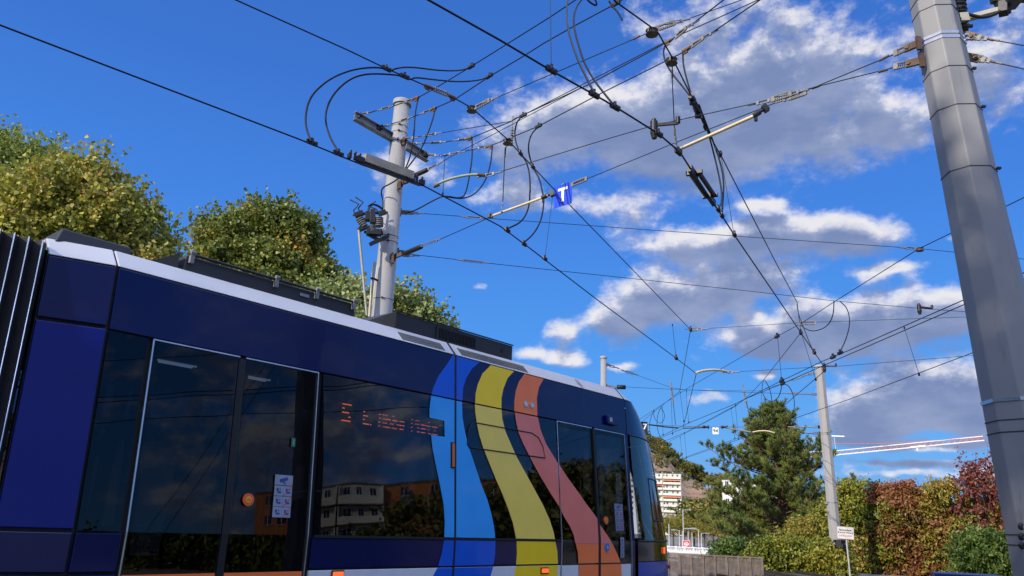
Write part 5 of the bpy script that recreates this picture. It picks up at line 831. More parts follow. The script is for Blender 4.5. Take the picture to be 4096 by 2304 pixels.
PM = dict(navy=paint('navy_paint', (.0006, .005, .06), .2, .16), royal=paint('royal_blue_paint', (.0005, .008, .14), .2, .10), roofw=mat('silver_white_roof_paint', (.43, .43, .44), .35, 0, .04, 2), white=mat('white_skirt_paint', (.66, .66, .68), .35, 0, .05),
          blue_paint=paint('wave_blue_paint', (.004, .10, .60), .3, .2), blue_film=paint('wave_blue_film', (.03, .33, .78), .3, .2), yellow_paint=paint('wave_yellow_paint', (.96, .64, .01), .3, .15), yellow_film=paint('wave_yellow_film', (.86, .62, .10), .3, .2),
          orange_paint=paint('wave_orange_paint', (.95, .20, .05), .3, .2), salmon_film=paint('wave_salmon_film', (.75, .19, .14), .3, .2), black=paint('black_gloss', (.004, .004, .005), .08, .3), gap=mat('black_seal', (.004, .004, .005), .6),
          charcoal=mat('charcoal_roof_box', (.022, .022, .024), .55, 0, .25, 3), inner=mat('grey_interior', (.10, .105, .12), .6), seat=mat('blue_seat_cloth', (.02, .04, .12), .8), fold=mat('bellows_fabric', (.008, .008, .010), .7, 0, .2, 10, .3))
GL = glass('tinted_glass', (.24, .265, .31), .62); GLN = glass('windscreen_glass', (.42, .46, .50), 1.15)
def part(mb, nm, m, parent=tram, **k): return mb.build(nm, m, parent, **k)
ZL, ZS, ZW, ZT, ZB = .843, 1.12, 1.135, 2.605, 3.125
g_ = .012
panels = []
def panel(nm, m, s0, s1, z0, z1, side=0, out=0.0, bevel=.006):
    mb = MB(); skin(mb, s0, s1, z0, z1, out, .03, side); return part(mb, nm, PM[m] if isinstance(m, str) else m, bevel=bevel)
for side in (0, 1):
    F_ = S1 + g_; 
    # dark carcass behind the panels (open where the windows and doors are)
    mb = MB()
    for (a, b, c, d) in [(S0, PIL, ZT - .02, ZB + .02), (S0, 2.72, .30, ZS + .02), (4.26, 8.06, .30, ZS + .02), (9.64, PIL, .30, ZB),
                         (S0, S1 + .05, ZS, ZT), (2.62, 2.72, ZS, ZT), (4.26, 4.37, ZS, ZT), (6.07, 6.21, ZS, ZT), (7.93, 8.06, ZS, ZT)]:
        skin(mb, a, b, c, d, -.036, .05, side)
    part(mb, 'body_frame', PM['gap'])
    panel('header_panel', 'navy', S0, S1 - g_, ZT + .03, ZB - .008, side); panel('header_panel', 'navy', F_, JN - g_, ZT + .008, ZB - .008, side); panel('header_panel', 'navy', JN + g_, PIL - .01, ZT + .008, ZB - .008, side)
    panel('corner_panel', 'royal' if side == 0 else 'navy', S0, S1 - g_, 1.145, ZT + .002, side)
    panel('lower_panel', 'navy', S0, S1 - g_, ZL + .012, 1.12, side); panel('lower_panel', 'navy', F_, 2.66, ZL + .012, 1.12, side)
    panel('lower_panel', 'navy', 4.335, JN - g_, ZL + .008, ZS - .01, side); panel('lower_panel', 'navy', JN + g_, 8.02, ZL + .008, ZS - .01, side)
    panel('skirt_panel', 'royal', S0, S1 - g_, .30, ZL - .008, side); panel('skirt_panel', 'royal', F_, 2.66, .30, ZL - .008, side)
    panel('skirt_panel', 'white', 4.335, JN - g_, .30, ZL - .008, side); panel('skirt_panel', 'white', JN + g_, 8.02, .30, ZL - .008, side)
    panel('roof_edge', 'roofw', S0, S1 - g_ / 2, ZB + .004, 3.292, side, bevel=.01); panel('roof_edge', 'roofw', S1 + g_ / 2, JN - g_ / 2, ZB + .004, 3.292, side, bevel=.01); panel('roof_edge', 'roofw', JN + g_ / 2, PIL - .02, ZB + .004, 3.292, side, bevel=.01)
    # windows: flush panes with black printed borders
    for (a, b) in [(F_, 2.645), (4.345, JN - g_), (JN + g_, 8.01)]:
        mb = MB(); skin(mb, a, b, ZW, ZT - .005, -.004, .006, side); wn = part(mb, 'window', GL)
        fr = MB()
        for (a2, b2, c2, d2) in [(a, a + .05, ZW, ZT - .005), (b - .05, b, ZW, ZT - .005), (a + .05, b - .05, ZW, ZW + .035), (a + .05, b - .05, ZT - .06, ZT - .005)]: skin(fr, a2, b2, c2, d2, -.012, .01, side)
        part(fr, 'window_border', PM['black'], wn)
    # doors: two leaves each
    for di, (a, mdd, b) in enumerate([(2.70, 3.485, 4.275), (8.045, 8.857, 9.645)]):
        for li, (p, q) in enumerate([(a, mdd - .03), (mdd + .03, b)]):
            mb = MB(); skin(mb, p + .015, q - .015, .35 if di else ZL - .01, ZT - .02, -.010, .006, side); dl = part(mb, 'door_leaf', GL)
            fr = MB(); e = .045
            for (a2, b2, c2, d2) in [(p, p + e, .32, ZT - .01), (q - e, q, .32, ZT - .01), (p + e, q - e, ZT - .07, ZT - .01)] + ([(p + e, q - e, .32, .36)]): skin(fr, a2, b2, c2, d2, -.014, .03, side)
            part(fr, 'door_frame', PM['black'], dl)
            lowc = 'orange_paint' if di == 0 else ('white' if (li == 0 or side) else 'white')
            lp = MB(); skin(lp, p + .01, q - .01, .33, ZL - .012, -.006, .02, side); part(lp, 'kick_panel', PM['white'] if di else MT['door_orange'] if 'door_orange' in MT else PM['orange_paint'], dl)
        mb = MB(); skin(mb, mdd - .03, mdd + .03, .33, ZT - .015, -.004, .02, side); part(mb, 'door_seal', PM['gap'])
        mb = MB()
        skin(mb, a - .016, a - .004, .33, ZT + .002, .004, .02, side); skin(mb, b + .004, b + .012, .33, ZT + .002, .004, .02, side); skin(mb, a - .016, mdd - .03, ZT - .010, ZT + .0005, .004, .02, side); skin(mb, mdd + .03, b + .012, ZT - .010, ZT + .0005, .004, .02, side)
        part(mb, 'door_trim', MT['silver'])
    mb = MB(); skin(mb, 9.665, PIL, .33, ZT + .002, .0, .03, side); part(mb, 'corner_post', PM['navy'])
    # low stickers and reflected parts only modelled on the near side below
# roof, floor, ceiling
mb = MB(); xs = [S0 - TS, PIL - TS - .02]; w = 6 + inset(3.292) - TD
xm = S1 - TS; ol = [(xs[0], w + .17), (xm, w + .01), (xs[1], w + .01), (xs[1], -w - .01), (xm, -w - .01), (xs[0], -w - .17)]; mb.add([(x, y, 3.284) for x, y in ol] + [(x, y, 3.20) for x, y in ol], [tuple(range(6)), tuple(range(11, 5, -1))] + [(k, k + 6, (k + 1) % 6 + 6, (k + 1) % 6) for k in range(6)]); part(mb, 'roof', PM['roofw'])
mb = MB(); mb.box(((S0 + PIL + 1.6) / 2 - TS, 0, .34), (PIL - S0 + 1.6, 2.3, .06)); part(mb, 'floor', PM['inner'])
mb = MB(); mb.box(((S1 + PIL) / 2 - TS, 0, 2.60), (PIL - S1, 2.15, .04)); part(mb, 'ceiling', PM['inner'])
mb = MB()
for yy, x0_, x1_ in ((-.50, 3.05, 3.42), (-.42, 3.1, 3.42), (-.50, 3.85, 4.2), (-.42, 3.9, 4.2), (.5, 6.2, 7.6)): mb.box(((x0_ + x1_) / 2 - TS, yy, 2.572), (x1_ - x0_, .02, .012))
part(mb, 'ceiling_light', emit('lamp_strip', (.75, .85, 1), 1.1))
for sx in (4.55, 5.35, 6.35, 7.2):
    for sy in (-.72, .72):
        mb = MB(); mb.box((sx - TS, sy, .85), (.42, .75, .10)); mb.box((sx - TS + .22, sy, 1.15), (.07, .75, .62)); mb.box((sx - TS, sy, .6), (.3, .2, .45)); part(mb, 'seat', PM['seat'], bevel=.03)
for sx, sy in ((2.95, -.55), (4.15, -.75), (4.45, .3), (6.1, -.4), (7.8, -.6), (9.3, -.7), (5.2, .4)):
    mb = MB(); mb.tube([(sx - TS, sy, .37), (sx - TS, sy, 2.58)], .017, 8); part(mb, 'grab_pole', MT['silver'])
mb = MB(); mb.box((7.95 - TS, .1, 1.5), (.04, 1.5, 2.0)); part(mb, 'partition', PM['inner'])
# inside notice board and grey panel
mb = MB(); mb.box((4.95 - TS, -.15, 2.0), (.03, .42, .35)); part(mb, 'screen', PM['inner'])
# underbody
mb = MB(); mb.box(((S0 + PIL) / 2 - TS, 0, .25), (PIL - S0, 2.0, .24))
for bx in (3.4, 5.2, 7.4, 8.9):
    for sy in (-.72, .72): mb.tube([(bx - TS, sy - .06, .28), (bx - TS, sy + .06, .28)], .30, 20)
part(mb, 'underframe', PM['gap'])
# destination display behind the glass
ledm = emit('amber_dots', (1, .17, .04), 9)
ly = .075
for (s0, z0, s1, z1) in LED: pass
mb = MB()
for (s0, z0, s1, z1) in LED:
    zc = (z0 + z1) / 2; n_ = max(1, round(abs(s1 - s0) / .03))
    for k in range(n_): a_, b_ = s0 + (s1 - s0) * k / n_, s0 + (s1 - s0) * (k + .86) / n_; mb.beam(tp(a_, zc, -.03), tp(b_, zc, -.03), .003, .0105)
disp = MB(); a_s = min(l[0] for l in LED) - .05; b_s = max(l[2] for l in LED) + .04; za = min(l[3] for l in LED) - .04; zb = max(l[1] for l in LED) + .04
skin(disp, a_s, b_s, za, zb, -.05, .06); dob = part(disp, 'destination_display', PM['gap']); part(mb, 'display_text', ledm, dob)
# wave stripes
names_seen = {}
for col, nm, pts in DEC:
    zc = sum(p[1] for p in pts) / len(pts)
    lo, hi = (ZT + .010, ZB - .010) if zc > ZT else (ZW + .002, ZT - .006) if zc > ZS + .05 else (ZL + .01, ZS - .012) if zc > ZL else (.34, ZL - .01)
    if col == 'salmon_film' and max(p[0] for p in pts) > 8.3: lo = 1.09
    if col == 'orange_paint' and zc > ZL and zc < 1.12 and max(p[0] for p in pts) > 8.3: hi = 1.088
    P2 = [(s, min(hi, max(lo, z))) for s, z in pts]
    # snap the end points to the panel edges
    if zc < ZL - .02: P2 = [(s, .34 if z < .70 else z) for s, z in P2]
    P2 = [(s, (hi if hi - z < .05 else lo if z - lo < .05 else z)) for s, z in P2]
    part(sheet(P2, .004, .005), nm, PM[col])
# joint lines that lie over the stripes
mb = MB(); skin(mb, JN - g_, JN + g_, .33, ZT, .009, .01); skin(mb, JN - g_, JN + g_, ZT + .0, 3.285, .009, .01); skin(mb, 4.345, PIL, ZT - .012, ZT + .012, .0085, .01) if False else None
skin(mb, 4.345, 8.02, ZS - .008, ZW, .0092, .01); skin(mb, 8.80, 8.915, .34, .35, .001, .01)
skin(mb, 8.835, 8.88, .34, ZT - .02, .010, .01)
part(mb, 'panel_joint', PM['gap'])
mb = MB()
hp = [(6.36, 2.10), (6.33, 2.13), (6.355, 2.30), (6.40, 2.365), (6.50, 2.39), (7.50, 2.385), (7.63, 2.34), (7.71, 2.24), (7.75, 2.10), (6.36, 2.10)]
mb.tube([tp(s, z, .006) for s, z in hp], .007, 6, False); part(mb, 'hopper_window_outline', PM['gap'])
# grilles in the roof edge
for (a, b) in ((5.36, 6.0), (6.28, 7.5)):
    mb = MB(); s = a
    while s < b:
        p0, p1 = tp(s, 3.150, .0015), tp(s - .012, 3.245, .0015); mb.beam(p0, p1, .013, .006); s += .0262
    part(mb, 'roof_grille', PM['gap'])
mb = MB()
for r_ in np.linspace(.2, 1, 5):
    for k in range(int(5 + 12 * r_)):
        an = 6.28 * k / int(5 + 12 * r_); mb.box(tp(8.67 + .052 * r_ * math.cos(an), 3.20 + .066 * r_ * math.sin(an), .001), (.006, .004, .006))
part(mb, 'dotted_emblem', PM['charcoal'])
# small fittings on the side
for s in (7.39, 7.515):
    mb = MB(); mb.tube([tp(s, 2.733, -.01), tp(s, 2.733, .014)], .040, 20); lo_ = part(mb, 'round_lamp', MT['silver'])
    mb = MB(); mb.tube([tp(s, 2.733, .012), tp(s, 2.733, .018)], .024, 16); part(mb, 'lens', PM['white'], lo_)
mb = MB(); c = tp(9.31, 2.757, .03)
pr = [(9.17, 2.825), (9.42, 2.818), (9.452, 2.80), (9.452, 2.715), (9.42, 2.700), (9.17, 2.70)]
ch = part(sheet(pr, .06, .06), 'camera_housing', PM['navy'], bevel=.012); mb = MB(); mb.box(tp(9.24, 2.762, .062), (.055, .008, .06)); part(mb, 'camera_lens', MT['silver'], ch)
for (s, z, hs, hz, nm) in ((6.097, 1.99, .018, .128, 'side_marker'), (4.643, .80, .058, .022, 'side_marker'), (7.69, .778, .062, .024, 'side_marker')):
    hb = MB(); skin(hb, s - hs - .012, s + hs + .012, z - hz - .012, z + hz + .012, .014, .012); h = part(hb, nm, PM['gap'], bevel=.004)
    mb = MB(); skin(mb, s - hs, s + hs, z - hz, z + hz, .024, .012); part(mb, 'lens', emit('amber_lens_bright', (.9, .12, .02), 1.2) if hs > .03 else mat('amber_lens', (.55, .13, .03), .2), h, bevel=.004)
for s, z in ((3.658, 1.406), (9.032, 1.389)):
    b_ = part(sheet(disc(s, z, .052), .012, .012), 'door_button', mat('button_orange', (.75, .10, .02), .3)); part(sheet(disc(s, z, .026), .016, .005), 'button_centre', mat('button_yellow', (.80, .42, .02), .3), b_)
    mk = MB()
    for sg in (-1, 1): mk.beam(tp(s + sg * .013, z, .018), tp(s + sg * .005, z + .011, .018), .004, .003); mk.beam(tp(s + sg * .013, z, .018), tp(s + sg * .005, z - .011, .018), .004, .003)
    part(mk, 'arrow_marks', PM['gap'], b_)
wb = part(sheet(disc(9.027, 1.046, .055), .012, .012), 'wheelchair_button', mat('button_blue', (.02, .16, .50), .3))
mk = MB(); mk.tube([tp(9.027 + .018 * math.cos(a), 1.038 + .018 * math.sin(a), .016) for a in np.linspace(-.3, 5, 14)], .0025, 5); mk.tube([tp(9.02, 1.075, .016), tp(9.022, 1.05, .016), tp(9.036, 1.05, .016), tp(9.044, 1.03, .016)], .003, 5); part(mk, 'wheelchair_symbol', PM['white'], wb)
stick = mat('sticker_white', (.26, .28, .34), .4); sblue = mat('sticker_blue', (.03, .06, .30), .4); sred = mat('sticker_red', (.60, .05, .05), .4); sgrey = mat('sticker_grey', (.22, .24, .32), .4)
for (a, b, z0, z1, dim) in ((3.90, 4.081, 1.272, 1.63, stick), (9.262, 9.468, 1.26, 1.618, mat('sticker_dim', (.17, .18, .24), .4))):
    W_ = b - a; H_ = z1 - z0
    def cell(u0, u1, v0, v1): return [(a + W_ * u0, z0 + H_ * v0), (a + W_ * u1, z0 + H_ * v0), (a + W_ * u1, z0 + H_ * v1), (a + W_ * u0, z0 + H_ * v1)]
    top = part(sheet(cell(0, 1, .76, 1), .006, .003), 'camera_notice', dim); mk = MB()
    cx, cz = a + W_ * .5, z0 + H_ * .885; mk.beam(tp(cx - W_ * .22, cz - .010, .008), tp(cx + W_ * .2, cz + .014, .008), .003, .028); mk.beam(tp(cx - W_ * .05, cz - .015, .008), tp(cx + W_ * .1, cz - .035, .008), .003, .010); part(mk, 'camera_symbol', sblue, top)
    for r_ in range(3):
        for c_ in range(2):
            u0, u1, v0, v1 = c_ * .5 + .005, c_ * .5 + .495, (2 - r_) * .25 + .005, (2 - r_) * .25 + .245
            pl = part(sheet(cell(u0, u1, v0, v1), .006, .003), 'pictogram_tile', dim)
            mk = MB(); bx, bz = a + W_ * (u0 + u1) / 2, z0 + H_ * (v0 + v1) / 2
            mk.box(tp(bx - .012, bz + .008, .008), (.016, .002, .026)); mk.box(tp(bx + .008, bz - .012, .008), (.034, .002, .014)); mk.box(tp(bx + .014, bz + .014, .008), (.010, .002, .010)); part(mk, 'pictogram', sblue, pl)
            if c_ == 1:
                mk = MB(); mk.beam(tp(a + W_ * u0 + .004, z0 + H_ * v0 + .004, .010), tp(a + W_ * u1 - .004, z0 + H_ * v1 - .004, .010), .002, .004); part(mk, 'red_bar', sred, pl)
for k in range(3):
    pl = part(sheet([(9.36, .915 + k * .089), (9.452, .915 + k * .089), (9.452, .999 + k * .089), (9.36, .999 + k * .089)], .006, .003), 'pictogram_tile', sgrey)
    mk = MB(); mk.box(tp(9.405, .957 + k * .089, .008), (.02, .002, .045)); part(mk, 'pictogram', sblue, pl)
ex = part(sheet([(4.038, 1.884), (4.078, 1.884), (4.078, 1.961), (4.038, 1.961)], .006, .003), 'exit_sticker', mat('sticker_green', (.02, .18, .09), .4)); mk = MB(); mk.box(tp(4.058, 1.925, .008), (.012, .002, .04)); part(mk, 'exit_symbol', stick, ex)
mb = MB(); mb.tube(smooth_path([tuple(tp(4.082, 1.84, -.10)), tuple(tp(4.04, 1.78, -.10)), tuple(tp(4.03, 1.70, -.10)), tuple(tp(4.03, 1.40, -.10)), tuple(tp(4.03, 1.0, -.10))], 2), .012, 8); part(mb, 'handrail', MT['silver'])
mb = MB(); mb.tube(smooth_path([tuple(tp(9.25, 1.80, -.10)), tuple(tp(9.20, 1.76, -.10)), tuple(tp(9.18, 1.65, -.10)), tuple(tp(9.19, 1.0, -.10))], 2), .010, 8); part(mb, 'handrail', MT['silver'])
mb = MB(); skin(mb, 4.035, 4.085, 1.99, 2.45, -.06, .02); part(mb, 'red_door_strip', mat('red_strip', (.28, .01, .01), .4))
part(sheet([(9.0, 1.885), (9.13, 1.885), (9.13, 1.62), (9.09, 1.60), (9.09, 1.66), (9.0, 1.70)], -.12, .03), 'driver_door_panel', mat('pale_partition', (.55, .56, .48), .5))
# roof equipment
def roofbox(nm, s0, s1, y0, y1, z0, z1, ch=.12, m=None, chs=.0):
    mb = MB(); a, b = s0 - TS, s1 - TS
    lo = [(a, y0, z0), (b, y0, z0), (b, y1, z0), (a, y1, z0)]; hi = [(a + chs, y0 + ch, z1), (b - ch * .2, y0 + ch, z1), (b - ch * .2, y1 - ch, z1), (a + chs, y1 - ch, z1)]
    mb.add(lo + hi, [(3, 2, 1, 0), (4, 5, 6, 7), (0, 1, 5, 4), (1, 2, 6, 5), (2, 3, 7, 6), (3, 0, 4, 7)]); return part(mb, nm, m or PM['charcoal'], bevel=.012)
b1 = roofbox('roof_cover', 1.93, 2.52, -.88, .88, 3.27, 3.40, .03, chs=.04)
b2 = roofbox('roof_box', 2.94, 4.84, -.92, .92, 3.27, 3.455, .01, chs=.02)
mb = MB(); mb.tube([(2.98 - TS, -.93, 3.465), (4.84 - TS, -.93, 3.465)], .014, 8); part(mb, 'box_rail', MT['dark'], b2)
for s in (3.0, 3.86, 4.33, 4.80): mb = MB(); mb.box((s - TS, -.935, 3.43), (.035, .035, .09)); mb.tube([(s - TS - .02, -.945, 3.48), (s - TS + .02, -.945, 3.48)], .02, 8); part(mb, 'clip', MT['grey'], b2)
ws_ = MB(); ws_.box((4.2 - TS, -.924, 3.39), (.10, .006, .03)); part(ws_, 'data_plate', sgrey, b2)
# wedge deflector in front of box 2
mb = MB(); a = 2.62 - TS; b = 2.90 - TS
mb.add([(a, -.86, 3.29), (b, -.91, 3.29), (b, -.91, 3.45), (a, .86, 3.29), (b, .91, 3.29), (b, .91, 3.45)], [(0, 1, 2), (5, 4, 3), (0, 2, 5, 3), (1, 4, 5, 2), (0, 3, 4, 1)]); part(mb, 'roof_deflector', PM['charcoal'])
b3 = roofbox('roof_box', 5.40, 7.40, -.92, .92, 3.27, 3.505, .0, chs=.0)
mb = MB(); mb.add([(5.0 - TS, -.66, 3.29), (5.40 - TS, -.92, 3.29), (5.40 - TS, -.92, 3.505), (5.0 - TS, .66, 3.29), (5.40 - TS, .92, 3.29), (5.40 - TS, .92, 3.505)], [(0, 1, 2), (5, 4, 3), (0, 2, 5, 3)]); part(mb, 'roof_deflector', PM['charcoal'])
mb = MB()
s = 6.08
while s < 6.70: mb.box((s - TS, -.925, 3.40), (.012, .010, .12)); s += .024
part(mb, 'louvre', PM['gap'], b3)
mb = MB(); mb.box((6.4 - TS, -.925, 3.512), (2.0, .02, .012)); mb.box((6.03 - TS, -.925, 3.40), (.025, .012, .16)); mb.tube([(7.2 - TS, -.91, 3.41), (7.2 - TS, -.93, 3.41)], .024, 12); part(mb, 'box_lid_edge', MT['dark'], b3)
b4 = roofbox('roof_hatch', 7.62, 8.42, -.86, .86, 3.28, 3.345, .04, chs=.1)
b5 = roofbox('roof_hatch', 8.88, 9.5, -.82, .82, 3.28, 3.31, .02, chs=.05)
# bellows
mb = MB(); st = MB(); nf = 13
def ring(s, w, zt=3.22): return [(s - TS, -w - .14, .35), (s - TS, -w - .13, 1.2), (s - TS, -w, 3.21), (s - TS, w, 3.21), (s - TS, w + .13, 1.2), (s - TS, w + .14, .35)]
prev = None; V_, F_l = [], []
for k in range(nf * 2 + 1):
    s = S0 - .02 - k * .048; w_ = 1.0 if k % 2 else .94; V_ += ring(s, w_, 3.2)
for k in range(nf * 2):
    for j in range(5): F_l.append((k * 6 + j, k * 6 + j + 1, k * 6 + j + 7, k * 6 + j + 6))
mb.add(V_, F_l); bel = part(mb, 'bellows', PM['fold'])
for k in range(1, nf * 2 + 1, 2):
    s = S0 - .02 - k * .048; r_ = ring(s, 1.004, 3.2); st = MB(); st.tube([Vector(p) for p in r_], .006, 6); part(st, 'bellows_rib', MT['silver'], bel)
# rear section
mb = MB(); r0, r1 = S0 - 1.35 - TS, S0 - 7.2 - TS
prof = [(-1.28, .33), (-1.30, 1.13), (-1.14, 3.125), (-.99, 3.29), (.99, 3.29), (1.14, 3.125), (1.30, 1.13), (1.28, .33)]
mb.add([(r0, y, z) for y, z in prof] + [(r1, y, z) for y, z in prof], [(i, i + 1, i + 9, i + 8) for i in range(7)] + [tuple(range(8)), tuple(range(8, 16))[::-1]]); rear = part(mb, 'rear_car', PM['navy'])
mb = MB()
for a, b in ((-1.9, -3.4), (-3.6, -5.0), (-5.2, -6.8)):
    for sy in (-1, 1):
        a_, b_ = S0 + a - TS, S0 + b - TS; mb.add([(a_, sy * 1.303, 1.2), (b_, sy * 1.303, 1.2), (b_, sy * 1.187, 2.6), (a_, sy * 1.187, 2.6)], [(0, 1, 2, 3)])
part(mb, 'window_band', PM['black'], rear)
mb = MB(); skin(mb, -5.2, S0 - 1.4, 0, 0.01); 
# nose
Lz = [(.33, 2.15), (.6, 2.25), (.9, 2.23), (1.13, 2.2), (1.9, 1.95), (2.3, 1.83), (2.6, 1.66), (2.8, 1.46), (3.0, 1.2), (3.125, .92), (3.22, .60), (3.285, .32), (3.31, .05)]
def nose_pt(z, u, out=0):
    L_ = float(np.interp(z, [a for a, _ in Lz], [b for _, b in Lz])); hw = TD - 6 - inset(z) if z <= 3.29 else TD - 6 - inset(3.29)
    if z > 3.125: hw = hw
    th_ = u * math.pi; y = -(hw + out) * math.cos(th_); x = (L_ + out) * math.sin(th_) ** 1.0
    return Vector((PIL - TS + x, y, z))
def nose_patch(z0, z1, u0, u1, nz=6, nu=24, out=0.0):
    mb = MB(); V_ = []
    for i in range(nz + 1):
        for j in range(nu + 1): V_.append(nose_pt(z0 + (z1 - z0) * i / nz, u0 + (u1 - u0) * j / nu, out))
    F_ = [(i * (nu + 1) + j, i * (nu + 1) + j + 1, (i + 1) * (nu + 1) + j + 1, (i + 1) * (nu + 1) + j) for i in range(nz) for j in range(nu)]
    mb.add(V_, F_, True); return mb
part(nose_patch(ZT + .01, 3.12, 0, 1, 10, 40), 'nose_header', PM['navy']); part(nose_patch(3.13, 3.31, 0, 1, 6, 40), 'nose_roof_edge', PM['roofw'])
mb = MB(); top = [nose_pt(3.308, j / 40) for j in range(41)]; mb.add(top, [tuple(range(41))]); part(mb, 'nose_roof', PM['roofw'])
nw = part(nose_patch(1.135, ZT - .005, .012, .30, 6, 14), 'cab_side_window', GLN); part(nose_patch(1.135, ZT - .005, .30, .70, 6, 20), 'windscreen', GLN); part(nose_patch(1.135, ZT - .005, .70, .988, 6, 14), 'cab_side_window', GLN)
part(nose_patch(.86, 1.125, .012, .988, 3, 40), 'nose_panel', PM['black']); 
PM['front_blue'] = paint('front_blue_paint', (.003, .045, .34), .25, .2); part(nose_patch(.33, .85, .012, .30, 3, 16), 'nose_skirt', PM['front_blue']); part(nose_patch(.33, .85, .70, .988, 3, 16), 'nose_skirt', PM['front_blue']); part(nose_patch(.33, .85, .30, .70, 3, 16), 'nose_bumper', PM['black'])
mb = MB()
for u in (.30, .70): mb.tube([nose_pt(z, u, .004) for z in np.linspace(1.13, 2.6, 8)], .022, 6)
mb.tube([nose_pt(1.13, u, .004) for u in np.linspace(0.01, .99, 40)], .014, 6); mb.tube([nose_pt(2.605, u, .003) for u in np.linspace(0.01, .99, 40)], .010, 6); part(mb, 'windscreen_seal', PM['gap'])
mb = MB()
for z in (1.42, 2.02): mb.tube([nose_pt(z, u, -.01) for u in np.linspace(.10, .26, 8)], .018, 6)
for u in (.10, .17, .26): mb.tube([nose_pt(z, u, -.01) for z in np.linspace(1.42, 2.02, 6)], .018, 6)
part(mb, 'cab_window_frame', PM['gap'])
mb = MB(); mb.box(nose_pt(1.0, .16, .01), (.10, .03, .09), Matrix.Rotation(.5, 3, 'Z')); part(mb, 'indicator_lamp', emit('indicator_amber', (1, .16, .03), .8), bevel=.01)
mb = MB(); mb.box(nose_pt(.75, .25, .005), (.05, .06, .06)); part(mb, 'indicator_lamp', mat('indicator_red', (.45, .06, .03), .3), bevel=.01)
mb = MB(); mb.tube([nose_pt(.93, .262, .006) + Vector((.0, .03 * math.cos(a), .04 * math.sin(a))) for a in np.linspace(0, 6.28, 18)], .006, 5); mb.tube([nose_pt(.93, .262, .008) + Vector((0, -.02, .03)), nose_pt(.93, .262, .008) + Vector((0, .02, -.03))], .007, 5); part(mb, 'round_emblem', PM['white'])
mb = MB()
for k, (z, wd) in enumerate(((2.42, .10), (2.30, .10), (2.18, .10))):
    for q in range(1 if k == 0 else 2): mb.tube([nose_pt(z - q * .022, u, -.01) for u in np.linspace(.085, .125, 4)], .006, 5)
part(mb, 'cab_lettering', PM['white'])
# cab interior
mb = MB(); mb.box((10.6 - TS, 0, .95), (1.0, 1.7, .30)); mb.box((10.15 - TS, -.1, 1.35), (.14, .5, .9)); mb.box((9.72 - TS, .35, 1.5), (.04, 1.4, 2.1)); part(mb, 'cab_desk', PM['gap'], bevel=.03)
for sl in (-1, 1):
    mb = MB(); a = nose_pt(2.45, .22 if sl < 0 else .78, 0); mb.tube([a, a + Vector((.25, sl * .25, .03))], .015, 6); mb.box(a + Vector((.28, sl * .28, -.12)), (.09, .20, .30)); part(mb, 'camera_arm', PM['gap'], bevel=.02) if sl > 0 else None

# ---------------------------------------------------------------- signs on the wires and beside the track
def plate(name, root, w, h, M, m, t=.01, r=.02, nm='plate'):
    bm = bmesh.new(); pts = []
    for cx, cy, a0 in ((w / 2 - r, h / 2 - r, 0), (-w / 2 + r, h / 2 - r, 90), (-w / 2 + r, -h / 2 + r, 180), (w / 2 - r, -h / 2 + r, 270)):
        for k in range(5): a = rad(a0 + k * 22.5); pts.append((cx + r * math.cos(a), cy + r * math.sin(a)))
    mb = MB(); n = len(pts); mb.add([M @ Vector((x, y, t / 2)) for x, y in pts] + [M @ Vector((x, y, -t / 2)) for x, y in pts], [tuple(range(n)), tuple(range(2 * n - 1, n - 1, -1))] + [(k, k + n, (k + 1) % n + n, (k + 1) % n) for k in range(n)])
    bm.free(); return mb.build(nm, m, root)
def facing(az_, tilt=0, roll=0):
    """matrix for a plate whose face looks back toward azimuth az_+180; x right, y up, z out of the face"""
    a = rad(az_); out = Vector((-math.sin(a), -math.cos(a), 0)); right = Vector((math.cos(a), -math.sin(a), 0)); up = Vector((0, 0, 1))
    M = Matrix((right, up, out)).transposed().to_4x4(); return M @ Matrix.Rotation(rad(tilt), 4, 'X') @ Matrix.Rotation(rad(roll), 4, 'Z')
def on_face(M, x, y, z=0): return M @ Matrix.Translation((x, y, z))
tD = 11.9; tz = 1.3 + tD * math.tan(rad(24.05)); tp_ = pol(3.82, tD, tz)
ts = empty('hanging_sign', tp_, 'blue ribbed square sign with a white T, hanging on the wires', 'sign')
M = facing(42)
sb = mat('sign_blue', (.006, .06, .62), .7, 0, .1, 4); mb = MB(); w_, h_ = .37, .40
# corrugated sheet
V_, n_ = [], 44
for i in range(n_ + 1):
    x = -w_ / 2 + w_ * i / n_
    for y in (-h_ / 2, h_ / 2): V_.append(M @ Vector((x, y, .0005 * math.sin(i * 1.6))))
    for y in (-h_ / 2, h_ / 2): V_.append(M @ Vector((x, y, .0005 * math.sin(i * 1.6) - .006)))
mb.add(V_, [(4 * i, 4 * i + 4, 4 * i + 5, 4 * i + 1) for i in range(n_)] + [(4 * i + 2, 4 * i + 3, 4 * i + 7, 4 * i + 6) for i in range(n_)] + [(4 * i, 4 * i + 2, 4 * i + 6, 4 * i + 4) for i in range(n_)] + [(4 * i + 1, 4 * i + 5, 4 * i + 7, 4 * i + 3) for i in range(n_)]); mb.build('plate', sb, ts)
mb = MB(); L3 = M.to_3x3()
for (cx, cy, a, b) in ((0, .105, .20, .05), (0, -.02, .056, .215)): mb.box(M @ Vector((cx, cy, .007)), (a, b, .004), L3)
mb.build('letter', MT['white'], ts); mb = MB(); mb.box(M @ Vector((-.005, .195, 0)), (.05, .02, .02), L3); mb.build('hanger', MT['grey'], ts)
ns = empty('hanging_sign', pol(15.12, 34, 1.3 + 34 * math.tan(rad(6.86))), 'small white sign with number 94 hanging between the two thin steady arms', 'sign')
